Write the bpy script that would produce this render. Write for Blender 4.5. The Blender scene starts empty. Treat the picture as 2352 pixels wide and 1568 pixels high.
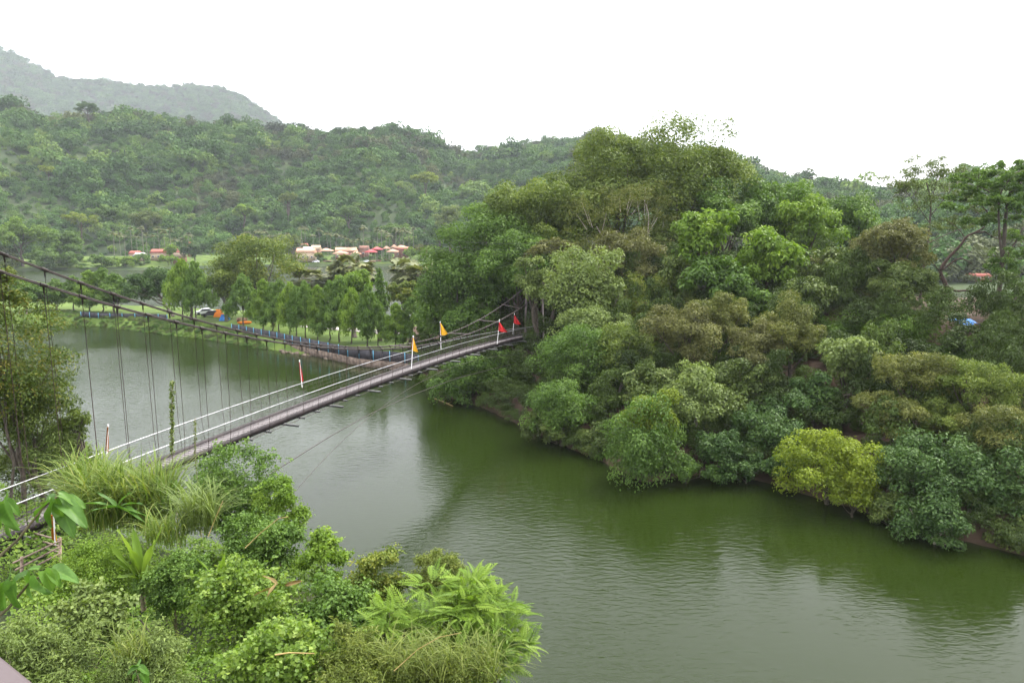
import bpy, math, random
import numpy as np
from mathutils import Vector

# ------------------------------------------------------------------ camera, sky, sun, exposure
scene = bpy.context.scene
COL = scene.collection
CAMZ = 21.0
PITCH = math.radians(9.0)
F, CX, CY = 1568.0, 1176.0, 784.0          # photograph measured on a 2352 x 1568 grid, 24 mm lens

cam_data = bpy.data.cameras.new('camera')
cam_data.lens = 24.0
cam_data.sensor_width = 36.0
cam_data.clip_start = 0.05
cam_data.clip_end = 12000
cam = bpy.data.objects.new('camera', cam_data)
cam.location = (0, 0, CAMZ)
cam.rotation_euler = (math.pi / 2 - PITCH, 0, 0)
COL.objects.link(cam)
scene.camera = cam

SUN_EL, SUN_AZ = math.radians(52), math.radians(50)     # azimuth to the right of the view
world = bpy.data.worlds.new('World')
scene.world = world
world.use_nodes = True
wn, wl = world.node_tree.nodes, world.node_tree.links
wn.clear()
w_out = wn.new('ShaderNodeOutputWorld')
w_bg = wn.new('ShaderNodeBackground')
w_bg.inputs['Strength'].default_value = 0.1
w_sky = wn.new('ShaderNodeTexSky')
w_sky.sky_type = 'NISHITA'
w_sky.sun_disc = False
w_sky.sun_elevation = SUN_EL
w_sky.sun_rotation = SUN_AZ
w_sky.dust_density = 3.0
w_sky.air_density = 1.0
w_tc = wn.new('ShaderNodeTexCoord')
w_sep = wn.new('ShaderNodeSeparateXYZ')
wl.new(w_tc.outputs['Generated'], w_sep.inputs[0])
w_map = wn.new('ShaderNodeMapRange')        # an overcast sky: three times brighter overhead than at the horizon
w_map.inputs['From Min'].default_value = 0.0
w_map.inputs['From Max'].default_value = 1.0
w_map.inputs['To Min'].default_value = 3.5
w_map.inputs['To Max'].default_value = 11.5
wl.new(w_sep.outputs['Z'], w_map.inputs['Value'])
w_cl = wn.new('ShaderNodeTexNoise')         # soft cloud sheet
w_cl.inputs['Scale'].default_value = 1.6
w_cl.inputs['Detail'].default_value = 4.0
wl.new(w_tc.outputs['Generated'], w_cl.inputs['Vector'])
w_clr = wn.new('ShaderNodeMapRange')
w_clr.inputs['From Min'].default_value = 0.3
w_clr.inputs['From Max'].default_value = 0.7
w_clr.inputs['To Min'].default_value = 0.94
w_clr.inputs['To Max'].default_value = 1.06
wl.new(w_cl.outputs['Fac'], w_clr.inputs['Value'])
w_mul = wn.new('ShaderNodeMath'); w_mul.operation = 'MULTIPLY'
wl.new(w_map.outputs[0], w_mul.inputs[0]); wl.new(w_clr.outputs[0], w_mul.inputs[1])
w_vec = wn.new('ShaderNodeVectorMath'); w_vec.operation = 'SCALE'
w_vec.inputs[0].default_value = (1.0, 0.985, 1.02)
wl.new(w_mul.outputs[0], w_vec.inputs['Scale'])
w_mix = wn.new('ShaderNodeMixRGB')
w_mix.inputs['Fac'].default_value = 0.15
wl.new(w_vec.outputs[0], w_mix.inputs['Color1'])
wl.new(w_sky.outputs[0], w_mix.inputs['Color2'])
wl.new(w_mix.outputs[0], w_bg.inputs['Color'])
wl.new(w_bg.outputs[0], w_out.inputs['Surface'])

sun_data = bpy.data.lights.new('sun', 'SUN')
sun_data.energy = 1.5
sun_data.angle = math.radians(25)
sun_data.color = (1.0, 0.96, 0.89)
sun = bpy.data.objects.new('sun', sun_data)
sdir = Vector((math.sin(SUN_AZ) * math.cos(SUN_EL), math.cos(SUN_AZ) * math.cos(SUN_EL), math.sin(SUN_EL)))
sun.rotation_euler = (-sdir).to_track_quat('-Z', 'Y').to_euler()
sun.location = (40, 40, 200)
COL.objects.link(sun)

scene.view_settings.view_transform = 'Standard'
scene.view_settings.look = 'None'
scene.view_settings.gamma = 1.0
scene.view_settings.use_curve_mapping = False
scene.view_settings.exposure = 2.45
scene.cycles.max_bounces = 9
scene.cycles.diffuse_bounces = 6
scene.cycles.glossy_bounces = 3
scene.cycles.transmission_bounces = 6
scene.cycles.volume_bounces = 0

HAZE_DENSITY = 0.000088

# ------------------------------------------------------------------ helpers
RNG = np.random.default_rng(7)

def ray(x, y):
    dx = (x - CX) / F
    dy = -(y - CY) / F
    return np.array([dx, math.cos(PITCH) + dy * math.sin(PITCH), -math.sin(PITCH) + dy * math.cos(PITCH)])

def at(x, y, Y):
    """world point seen at (x, y) whose distance ahead is Y"""
    r = ray(x, y); t = Y / r[1]
    return np.array([r[0] * t, Y, CAMZ + r[2] * t])

def gnd(x, y, z=0.0):
    """world point seen at (x, y) on the level z"""
    r = ray(x, y); t = (z - CAMZ) / r[2]
    return np.array([r[0] * t, r[1] * t, z])

def mpp(x, y, Y):
    return (Y / ray(x, y)[1]) / F

def tag(o, label=None, cat=None, group=None, kind=None):
    if label: o['label'] = label
    if cat: o['category'] = cat
    if group: o['group'] = group
    if kind: o['kind'] = kind
    return o

def empty(name, loc, label=None, cat=None, group=None, rz=0.0):
    o = bpy.data.objects.new(name, None)
    o.empty_display_size = 0.3
    o.location = [float(c) for c in loc]
    o.rotation_euler = (0, 0, rz)
    COL.objects.link(o)
    return tag(o, label, cat, group)

def make_mesh(name, verts, faces_list, smooth=False, attrs=None):
    """verts (n,3); faces_list: list of int arrays (m,k) ; attrs: dict name -> per-vertex floats"""
    me = bpy.data.meshes.new(name)
    verts = np.asarray(verts, dtype=np.float32)
    me.vertices.add(len(verts))
    me.vertices.foreach_set('co', verts.ravel())
    faces_list = [np.asarray(f, dtype=np.int32) for f in faces_list if len(f)]
    nl = sum(f.size for f in faces_list); nf = sum(len(f) for f in faces_list)
    me.loops.add(nl)
    me.polygons.add(nf)
    li = np.concatenate([f.ravel() for f in faces_list])
    cnt = np.concatenate([np.full(len(f), f.shape[1], np.int32) for f in faces_list])
    st = np.concatenate([[0], np.cumsum(cnt)[:-1]]).astype(np.int32)
    me.loops.foreach_set('vertex_index', li)
    me.polygons.foreach_set('loop_start', st)
    me.polygons.foreach_set('loop_total', cnt)
    if smooth:
        me.polygons.foreach_set('use_smooth', np.ones(nf, bool))
    if attrs:
        for k, v in attrs.items():
            a = me.attributes.new(k, 'FLOAT', 'POINT')
            a.data.foreach_set('value', np.asarray(v, np.float32))
    me.update(calc_edges=True)
    me.validate()
    return me

def link(name, me, mat=None, parent=None, loc=None):
    o = bpy.data.objects.new(name, me)
    if mat is not None and len(me.materials) == 0:
        me.materials.append(mat)
    if loc is not None: o.location = [float(c) for c in loc]
    if parent is not None: o.parent = parent
    COL.objects.link(o)
    return o

class MB:
    """collects simple solids; build() links them as ONE mesh object"""
    def __init__(s): s.v = []; s.f3 = []; s.f4 = []; s.n = 0; s.att = []
    def add(s, v, f, t=0.5):
        v = np.asarray(v, float); f = np.asarray(f, int)
        (s.f3 if f.shape[1] == 3 else s.f4).append(f + s.n)
        s.v.append(v); s.n += len(v); s.att.append(np.full(len(v), t))
        return s
    def box(s, c, size, rz=0.0, rot=None):
        x, y, z = [q / 2 for q in size]
        v = np.array([[-x,-y,-z],[x,-y,-z],[x,y,-z],[-x,y,-z],[-x,-y,z],[x,-y,z],[x,y,z],[-x,y,z]])
        if rot is not None: v = v @ np.asarray(rot).T
        else:
            ca, sa = math.cos(rz), math.sin(rz)
            v = v @ np.array([[ca,-sa,0],[sa,ca,0],[0,0,1]]).T
        return s.add(v + np.asarray(c, float), [[0,3,2,1],[4,5,6,7],[0,1,5,4],[1,2,6,5],[2,3,7,6],[3,0,4,7]])
    def tube(s, pts, radii, sides=6, cap=True):
        pts = np.asarray(pts, float); n = len(pts)
        radii = np.broadcast_to(np.asarray(radii, float), (n,))
        tang = np.gradient(pts, axis=0)
        tang /= np.linalg.norm(tang, axis=1, keepdims=True) + 1e-9
        ref = np.array([0, 0, 1.0]) if abs(tang[:, 2]).mean() < 0.8 else np.array([1.0, 0, 0])
        b = np.cross(tang, ref); b /= np.linalg.norm(b, axis=1, keepdims=True) + 1e-9
        c = np.cross(b, tang)
        a = np.linspace(0, 2 * math.pi, sides, endpoint=False)
        ring = (b[:, None] * np.cos(a)[None, :, None] + c[:, None] * np.sin(a)[None, :, None]) * radii[:, None, None] + pts[:, None]
        i = np.arange(n - 1)[:, None] * sides; j = np.arange(sides)[None]; k = (j + 1) % sides
        f = np.stack([i + j, i + k, i + sides + k, i + sides + j], -1).reshape(-1, 4)
        s.add(ring.reshape(-1, 3), f)
        if cap:
            base = s.n - n * sides
            for r0 in (0, (n - 1) * sides):
                cv = ring.reshape(-1, 3)[r0:r0 + sides].mean(0)
                ids = base + r0 + np.arange(sides)
                s.v.append(cv[None]); ci = s.n; s.n += 1; s.att.append([0.5])
                s.f3.append(np.stack([ids, np.roll(ids, -1), np.full(sides, ci)], 1))
        return s
    def rod(s, a, b, r, sides=6): return s.tube([a, b], r, sides)
    def build(s, name, mat, parent=None, loc=None, smooth=False):
        me = s.mesh(name, smooth)
        return link(name, me, mat, parent, loc)
    def mesh(s, name, smooth=False):
        return make_mesh(name, np.concatenate(s.v), ([np.concatenate(s.f3)] if s.f3 else []) + ([np.concatenate(s.f4)] if s.f4 else []), smooth, {'tint': np.concatenate(s.att)})

# ------------------------------------------------------------------ materials
def nodes_of(m):
    m.use_nodes = True
    n = m.node_tree.nodes; n.clear()
    return n, m.node_tree.links

def mat_leaf(name, dark, mid, light, transl=0.34, rough=0.5, spec=0.14, instancer=False):
    m = bpy.data.materials.new(name); n, l = nodes_of(m)
    out = n.new('ShaderNodeOutputMaterial')
    at_ = n.new('ShaderNodeAttribute'); at_.attribute_name = 'tint'
    src = at_.outputs['Fac']
    if instancer:
        ai = n.new('ShaderNodeAttribute'); ai.attribute_type = 'INSTANCER'; ai.attribute_name = 'tint'
        s1 = n.new('ShaderNodeMath'); s1.operation = 'SUBTRACT'; s1.inputs[1].default_value = 0.5
        s2 = n.new('ShaderNodeMath'); s2.operation = 'MULTIPLY'; s2.inputs[1].default_value = 0.30
        s3 = n.new('ShaderNodeMath'); s3.operation = 'ADD'
        l.new(src, s1.inputs[0]); l.new(s1.outputs[0], s2.inputs[0])
        l.new(s2.outputs[0], s3.inputs[0]); l.new(ai.outputs['Fac'], s3.inputs[1])
        src = s3.outputs[0]
    r = n.new('ShaderNodeValToRGB')
    e = r.color_ramp.elements
    e[0].position = 0.0; e[0].color = (*dark, 1)
    e[1].position = 1.0; e[1].color = (*light, 1)
    q = e.new(0.5); q.color = (*mid, 1)
    l.new(src, r.inputs[0])
    p = n.new('ShaderNodeBsdfPrincipled')
    p.inputs['Roughness'].default_value = rough
    p.inputs['Specular IOR Level'].default_value = spec
    l.new(r.outputs[0], p.inputs['Base Color'])
    t = n.new('ShaderNodeBsdfTranslucent')
    g = n.new('ShaderNodeMixRGB'); g.blend_type = 'MULTIPLY'; g.inputs[0].default_value = 1.0
    g.inputs[2].default_value = (1.15, 1.2, 0.55, 1)
    l.new(r.outputs[0], g.inputs[1]); l.new(g.outputs[0], t.inputs['Color'])
    mx = n.new('ShaderNodeMixShader'); mx.inputs[0].default_value = transl
    l.new(p.outputs[0], mx.inputs[1]); l.new(t.outputs[0], mx.inputs[2])
    l.new(mx.outputs[0], out.inputs['Surface'])
    return m

def mat_noise(name, c1, c2, scale=2.0, rough=0.8, spec=0.3, metal=0.0, bump=0.0, detail=6.0, coord='Object', stretch=None, bscale=None):
    m = bpy.data.materials.new(name); n, l = nodes_of(m)
    out = n.new('ShaderNodeOutputMaterial')
    p = n.new('ShaderNodeBsdfPrincipled')
    p.inputs['Roughness'].default_value = rough
    p.inputs['Specular IOR Level'].default_value = spec
    p.inputs['Metallic'].default_value = metal
    tc = n.new('ShaderNodeTexCoord')
    v = tc.outputs[coord]
    if stretch:
        mp = n.new('ShaderNodeMapping'); mp.inputs['Scale'].default_value = stretch
        l.new(v, mp.inputs[0]); v = mp.outputs[0]
    nz = n.new('ShaderNodeTexNoise'); nz.inputs['Scale'].default_value = scale; nz.inputs['Detail'].default_value = detail
    l.new(v, nz.inputs['Vector'])
    r = n.new('ShaderNodeValToRGB'); e = r.color_ramp.elements
    e[0].position = 0.33; e[0].color = (*c1, 1); e[1].position = 0.67; e[1].color = (*c2, 1)
    l.new(nz.outputs['Fac'], r.inputs[0]); l.new(r.outputs[0], p.inputs['Base Color'])
    if bump:
        nb = n.new('ShaderNodeTexNoise'); nb.inputs['Scale'].default_value = bscale or scale * 4; nb.inputs['Detail'].default_value = 4
        l.new(v, nb.inputs['Vector'])
        b = n.new('ShaderNodeBump'); b.inputs['Strength'].default_value = bump; b.inputs['Distance'].default_value = 0.1
        l.new(nb.outputs['Fac'], b.inputs['Height']); l.new(b.outputs[0], p.inputs['Normal'])
    l.new(p.outputs[0], out.inputs['Surface'])
    return m

M = {}
# leaves: (dark, mid, light) real leaf colours
M['olive'] = mat_leaf('leaf_olive', (0.040, 0.064, 0.011), (0.092, 0.132, 0.024), (0.168, 0.211, 0.040))
M['green'] = mat_leaf('leaf_green', (0.029, 0.060, 0.011), (0.069, 0.128, 0.022), (0.132, 0.211, 0.041))
M['fresh'] = mat_leaf('leaf_fresh', (0.049, 0.091, 0.011), (0.104, 0.178, 0.021), (0.185, 0.270, 0.038), 0.4)
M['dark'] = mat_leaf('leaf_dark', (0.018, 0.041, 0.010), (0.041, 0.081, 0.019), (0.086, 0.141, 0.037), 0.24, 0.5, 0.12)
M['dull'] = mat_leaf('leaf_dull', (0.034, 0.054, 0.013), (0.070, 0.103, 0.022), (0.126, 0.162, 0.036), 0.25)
M['rust'] = mat_leaf('leaf_rust', (0.045, 0.058, 0.013), (0.096, 0.112, 0.025), (0.166, 0.175, 0.043), 0.3)
M['brown'] = mat_leaf('leaf_brown', (0.050, 0.055, 0.018), (0.096, 0.101, 0.031), (0.150, 0.158, 0.048), 0.28)
M['lime'] = mat_leaf('leaf_lime', (.062,.094,.008), (.130,.178,.014), (.210,.262,.026), 0.4)
M['pale'] = mat_leaf('leaf_pale', (0.058, 0.082, 0.023), (0.110, 0.155, 0.040), (0.184, 0.236, 0.067), 0.32)
M['cypress'] = mat_leaf('leaf_cypress', (.034,.070,.010), (.074,.136,.022), (.132,.208,.040), 0.34)
M['gold'] = mat_leaf('leaf_gold', (.038,.066,.010), (.092,.130,.020), (.190,.200,.032), 0.32)
M['vine'] = mat_leaf('leaf_vine', (.046,.088,.011), (.106,.178,.025), (.195,.268,.048), 0.4, 0.45, 0.2)
M['bamboo'] = mat_leaf('leaf_bamboo', (.054,.078,.014), (.104,.138,.027), (.175,.200,.050), 0.38)
M['autumn'] = mat_leaf('leaf_autumn', (0.030, 0.054, 0.010), (0.076, 0.112, 0.018), (0.162, 0.140, 0.027), 0.32)
M['big'] = mat_leaf('leaf_big', (.040,.092,.014), (.070,.150,.024), (.115,.210,.036), 0.42, 0.45, 0.25)
M['grass_blade'] = mat_leaf('grass_blade', (.054,.092,.014), (.108,.162,.028), (.195,.210,.055), 0.38)
M['hill'] = mat_leaf('leaf_hill', (.016,.042,.010), (.054,.114,.024), (.138,.202,.040), 0.15, 0.6, 0.1, True)
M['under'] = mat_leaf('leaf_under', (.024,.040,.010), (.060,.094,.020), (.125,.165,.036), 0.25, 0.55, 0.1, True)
M['hill_brown'] = mat_leaf('leaf_hill_brown', (.024,.036,.016), (.058,.072,.028), (.098,.118,.040), 0.15, 0.6, 0.1, True)
M['palm'] = mat_leaf('leaf_palm', (.045,.058,.018), (.080,.098,.034), (.150,.155,.060), 0.22)
M['dead'] = mat_leaf('leaf_dead', (0.060, 0.037, 0.011), (0.102, 0.069, 0.021), (0.156, 0.120, 0.042), 0.2)
M['bark'] = mat_noise('bark', (.035,.028,.021), (.095,.080,.062), 3.0, 0.9, 0.2, bump=0.5, stretch=(4, 4, 1))
M['bark_pale'] = mat_noise('bark_pale', (.15,.125,.10), (.34,.30,.25), 3.0, 0.9, 0.2, bump=0.4, stretch=(4, 4, 1))
M['bark_red'] = mat_noise('bark_red', (.028,.019,.014), (.072,.048,.036), 2.0, 0.9, 0.2, bump=0.5, stretch=(4, 4, 1))
M['palm_trunk'] = mat_noise('palm_trunk', (.10,.10,.075), (.19,.18,.14), 1.0, 0.9)
M['stem'] = mat_noise('stem', (.06,.055,.025), (.14,.12,.06), 5.0, 0.8)
M['cane'] = mat_noise('cane', (.15,.105,.030), (.27,.20,.065), 6.0, 0.5)
M['earth'] = mat_noise('earth', (.028,.019,.013), (.075,.050,.032), 0.7, 0.95, 0.15, bump=0.6)
M['straw'] = mat_noise('straw_earth', (.12,.075,.035), (.20,.15,.07), 0.3, 0.95, 0.1)
M['bank'] = mat_noise('undergrowth_floor', (.014,.022,.009), (.040,.046,.020), 0.8, 0.95, 0.1, bump=0.8)
M['lawn'] = mat_noise('lawn', (.040,.072,.012), (.085,.125,.022), 0.25, 0.9, 0.15, bump=0.7, bscale=6.0)
M['hillsoil'] = mat_noise('hill_floor', (.020,.032,.014), (.042,.058,.024), 0.06, 0.95, 0.1)
M['steel_dark'] = mat_noise('dark_steel', (.030,.022,.022), (.075,.055,.052), 4.0, 0.55, 0.4, bump=0.1)
M['cable'] = mat_noise('cable_steel', (.018,.013,.011), (.050,.038,.033), 5.0, 0.5, 0.4, 0.2)
M['hanger'] = mat_noise('hanger_steel', (.030,.016,.014), (.070,.042,.036), 6.0, 0.6, 0.4)
M['rail'] = mat_noise('rail_steel', (.20,.20,.21), (.33,.33,.34), 3.0, 0.3, 0.5, 0.5)
M['deck'] = mat_noise('deck_board', (.078,.070,.068), (.165,.148,.146), 2.2, 0.75, 0.3, bump=0.2, stretch=(3, 3, 3))
M['beam'] = mat_noise('side_beam', (.010,.007,.008), (.026,.018,.019), 2.0, 0.6, 0.3)
M['pipe'] = mat_noise('pipe_paint', (.016,.017,.017), (.050,.052,.050), 3.0, 0.5, 0.4)
M['red'] = mat_noise('red_cloth', (.36,.012,.014), (.48,.022,.022), 2.0, 0.75, 0.2)
M['yellow'] = mat_noise('yellow_cloth', (.52,.27,.012), (.64,.36,.02), 2.0, 0.75, 0.2)
M['orange'] = mat_noise('orange_cloth', (.48,.13,.010), (.58,.18,.015), 2.0, 0.75, 0.2)
M['whitepaint'] = mat_noise('white_paint', (.42,.42,.41), (.56,.56,.55), 3.0, 0.5)
M['bluepost'] = mat_noise('blue_paint', (.075,.23,.33), (.11,.30,.41), 2.0, 0.55)
M['blacknet'] = mat_noise('black_panel', (.016,.016,.020), (.040,.038,.042), 1.5, 0.8)
M['stone'] = mat_noise('stone', (.055,.042,.032), (.17,.13,.10), 1.6, 0.9, 0.2, bump=0.6)
M['path'] = mat_noise('paving', (.22,.20,.19), (.34,.31,.29), 1.0, 0.9)
M['tarp'] = mat_noise('blue_tarp', (.012,.11,.36), (.04,.20,.48), 1.2, 0.5)
M['cream'] = mat_noise('cream_wall', (.26,.20,.13), (.36,.29,.20), 1.0, 0.8)
M['tent'] = mat_noise('peach_canvas', (.36,.20,.13), (.46,.28,.19), 0.6, 0.8)
M['tentred'] = mat_noise('red_canvas', (.30,.045,.05), (.40,.09,.09), 0.6, 0.8)
M['roofred'] = mat_noise('red_roof', (.20,.055,.042), (.29,.10,.07), 1.0, 0.8)
M['roofwhite'] = mat_noise('white_roof', (.32,.31,.30), (.46,.45,.43), 1.0, 0.6)
M['wallbrown'] = mat_noise('brown_wall', (.15,.075,.055), (.26,.14,.10), 1.0, 0.8)
M['glassdark'] = mat_noise('dark_opening', (.015,.015,.018), (.04,.04,.045), 1.0, 0.3, 0.5)
M['bamboorail'] = mat_noise('weathered_rail', (.14,.10,.075), (.34,.26,.20), 5.0, 0.8, bump=0.3)
M['railing'] = mat_noise('railing_paint', (.045,.033,.033), (.062,.046,.046), 1.5, 0.55, 0.4)
M['carwhite'] = mat_noise('white_car_paint', (.62,.63,.65), (.74,.75,.77), 0.5, 0.3, 0.6)
M['carblack'] = mat_noise('black_car_paint', (.012,.012,.014), (.03,.03,.032), 0.5, 0.3, 0.6)
M['tyre'] = mat_noise('tyre', (.012,.012,.012), (.03,.03,.03), 2.0, 0.9)
M['wire'] = mat_noise('wire', (.03,.03,.035), (.06,.06,.065), 2.0, 0.6)

# water
def make_water():
    m = bpy.data.materials.new('lake_water'); n, l = nodes_of(m)
    out = n.new('ShaderNodeOutputMaterial'); p = n.new('ShaderNodeBsdfPrincipled')
    p.inputs['Base Color'].default_value = (.0092, .0160, .0020, 1)
    p.inputs['Roughness'].default_value = 0.06
    p.inputs['IOR'].default_value = 1.25
    tc = n.new('ShaderNodeTexCoord')
    mp = n.new('ShaderNodeMapping'); mp.inputs['Rotation'].default_value = (0, 0, math.radians(-14)); mp.inputs['Scale'].default_value = (0.62, 1.5, 1)
    l.new(tc.outputs['Object'], mp.inputs[0])
    a = n.new('ShaderNodeTexNoise'); a.inputs['Scale'].default_value = 2.1; a.inputs['Detail'].default_value = 3.0; a.inputs['Roughness'].default_value = 0.55; a.inputs['Distortion'].default_value = 0.4
    l.new(mp.outputs[0], a.inputs['Vector'])
    b = n.new('ShaderNodeTexNoise'); b.inputs['Scale'].default_value = 0.045; b.inputs['Detail'].default_value = 3.0
    l.new(tc.outputs['Object'], b.inputs['Vector'])
    r = n.new('ShaderNodeMapRange'); r.inputs['From Min'].default_value = 0.38; r.inputs['From Max'].default_value = 0.62
    r.inputs['To Min'].default_value = 0.32; r.inputs['To Max'].default_value = 1.0
    l.new(b.outputs['Fac'], r.inputs['Value'])
    mu = n.new('ShaderNodeMath'); mu.operation = 'MULTIPLY'
    l.new(a.outputs['Fac'], mu.inputs[0]); l.new(r.outputs[0], mu.inputs[1])
    bp = n.new('ShaderNodeBump'); bp.inputs['Strength'].default_value = 1.0; bp.inputs['Distance'].default_value = 0.043
    rg = n.new('ShaderNodeMapRange'); rg.inputs['From Min'].default_value = 90; rg.inputs['From Max'].default_value = 210; rg.inputs['To Min'].default_value = .07; rg.inputs['To Max'].default_value = .24
    sx = n.new('ShaderNodeSeparateXYZ'); l.new(sx.outputs['Y'], rg.inputs['Value']); l.new(rg.outputs[0], p.inputs['Roughness'])
    l.new(tc.outputs['Object'], sx.inputs[0])
    wr = n.new('ShaderNodeMapRange'); wr.inputs['From Min'].default_value = 150; wr.inputs['From Max'].default_value = 230; wr.inputs['To Min'].default_value = 1.0; wr.inputs['To Max'].default_value = 1.4   # the open lake behind the causeway lies in the wind
    l.new(sx.outputs['Y'], wr.inputs['Value'])
    mw = n.new('ShaderNodeMath'); mw.operation = 'MULTIPLY'; l.new(mu.outputs[0], mw.inputs[0]); l.new(wr.outputs[0], mw.inputs[1])
    mu = mw
    l.new(mu.outputs[0], bp.inputs['Height']); l.new(bp.outputs[0], p.inputs['Normal'])
    l.new(p.outputs[0], out.inputs['Surface'])
    return m
M['water'] = make_water()

# ------------------------------------------------------------------ noise for terrain
class VNoise:
    def __init__(s, seed): s.t = np.random.default_rng(seed).random((256, 256))
    def __call__(s, x, y):
        x = np.asarray(x, float); y = np.asarray(y, float)
        xi = np.floor(x).astype(int); yi = np.floor(y).astype(int)
        fx = x - xi; fy = y - yi
        fx = fx * fx * (3 - 2 * fx); fy = fy * fy * (3 - 2 * fy)
        t = s.t; a = t[xi % 256, yi % 256]; b = t[(xi + 1) % 256, yi % 256]
        c = t[xi % 256, (yi + 1) % 256]; d = t[(xi + 1) % 256, (yi + 1) % 256]
        return (a * (1 - fx) + b * fx) * (1 - fy) + (c * (1 - fx) + d * fx) * fy
VN = VNoise(3); VN2 = VNoise(11)
def fbm(x, y, o=4, n=VN):
    s = 0; a = 0.5; k = 1.0
    for i in range(o):
        s = s + a * n(np.asarray(x) * k + 17.3 * i, np.asarray(y) * k + 5.1 * i); a *= 0.5; k *= 2.03
    return s
def sstep(t): t = np.clip(t, 0, 1); return t * t * (3 - 2 * t)

def poly_sdist(px, py, poly):
    """signed distance to a closed polygon, positive inside"""
    px = np.asarray(px, float); py = np.asarray(py, float)
    d = np.full(px.shape, 1e9); ins = np.zeros(px.shape, bool)
    P = np.asarray(poly, float); n = len(P)
    for i in range(n):
        a = P[i]; b = P[(i + 1) % n]; e = b - a
        t = np.clip(((px - a[0]) * e[0] + (py - a[1]) * e[1]) / (e @ e), 0, 1)
        d = np.minimum(d, np.hypot(px - a[0] - t * e[0], py - a[1] - t * e[1]))
        c = ((a[1] > py) != (b[1] > py)) & (px < e[0] * (py - a[1]) / (e[1] if e[1] else 1e-9) + a[0])
        ins ^= c
    return np.where(ins, d, -d)

def grid_mesh(name, X, Y, Z):
    ny, nx = X.shape
    v = np.stack([X, Y, Z], -1).reshape(-1, 3)
    i = np.arange(ny - 1)[:, None] * nx; j = np.arange(nx - 1)[None]
    f = np.stack([i + j, i + j + 1, i + nx + j + 1, i + nx + j], -1).reshape(-1, 4)
    return make_mesh(name, v, [f], True)

# ------------------------------------------------------------------ setting: lake bed, lake, near bank, island, causeway, hills
me = make_mesh('lake_bed', [(-2800,-900,-6),(2800,-900,-6),(2800,3100,-6),(-2800,3100,-6)], [[[0,1,2,3]]])
tag(link('lake_bed', me, M['earth']), kind='structure')
me = make_mesh('lake', [(-2500,-300,0),(2500,-300,0),(2500,1500,0),(-2500,1500,0)], [[[0,1,2,3]]])
tag(link('lake', me, M['water']), kind='structure')

NEAR = [(8,-40),(6,-5),(4.2,8),(2.6,14),(0.6,18),(-3.5,23.5),(-8,28),(-13,31.5),(-20,35),(-27,38.5),(-36,44),(-90,70),(-90,-40)]
def near_h(x, y):
    d = poly_sdist(x, y, NEAR)
    pl = 13.0 - 0.20 * np.clip(y, 0, 45) + 1.6 * (fbm(np.asarray(x) * .12, np.asarray(y) * .12) - .5) - 0.02 * np.asarray(x)
    pl = pl - 1.3 * np.exp(-((np.asarray(x) + 17) / 4.5) ** 2 - ((np.asarray(y) - 25.5) / 4.5) ** 2)
    return -4 + (pl + 4) * sstep((d + 3.0) / 6.5)
X, Y = np.meshgrid(np.linspace(-80, 12, 140), np.linspace(-30, 80, 150))
tag(link('near_bank', grid_mesh('near_bank', X, Y, near_h(X, Y)), M['bank']), kind='structure')

front = [(960,842),(985,880),(1010,908),(1100,932),(1215,985),(1300,1025),(1390,1062),(1480,1108),(1560,1096),(1650,1085),(1750,1105),(1860,1138),(2000,1180),(2100,1215),(2230,1245),(2352,1275)]
ISL = [tuple(gnd(x, y)[:2]) for x, y in front] + [(56,40),(74,46),(100,66),(108,100),(93,123),(60,150),(20,163),(-22,160),(-22,126)]
def isl_h(x, y):
    d = poly_sdist(x, y, ISL)
    h = np.where(d < 0, d * 0.8, 1.9 * sstep(d / 1.6) + 10.0 * sstep((d - 1) / 34) + 0.0)
    return np.maximum(h, -4) + np.where(d > 0, 1.2 * (fbm(np.asarray(x) * .15, np.asarray(y) * .15) - .5) * sstep(d / 3), 0)
X, Y = np.meshgrid(np.linspace(-30, 115, 140), np.linspace(36, 170, 130))
Z = isl_h(X, Y)
tag(link('island', grid_mesh('island', X, Y, Z), M['earth']), kind='structure')

cfront = [(-60,742),(100,744),(180,746),(300,757),(380,768),(450,776),(520,786),(575,794),(640,806),(700,814),(780,824),(850,838),(905,846),(965,858)]
CF = [gnd(x, y)[:2] for x, y in cfront]
CWAY = [(-150, 172)] + [tuple(p) for p in CF] + [(-4,118),(-10,150),(-30,158),(-60,172),(-150,205)]
def cway_h(x, y):
    d = poly_sdist(x, y, CWAY)
    return np.where(d < 0, np.maximum(d * 0.6, -3), 1.75 * sstep(d / 3.0) + 0.25 * (fbm(np.asarray(x) * .2, np.asarray(y) * .2) - .5) * sstep(d / 3))
X, Y = np.meshgrid(np.linspace(-155, 0, 150), np.linspace(98, 210, 110))
tag(link('causeway_lawn', grid_mesh('causeway_lawn', X, Y, cway_h(X, Y)), M['lawn']), kind='structure')

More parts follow.
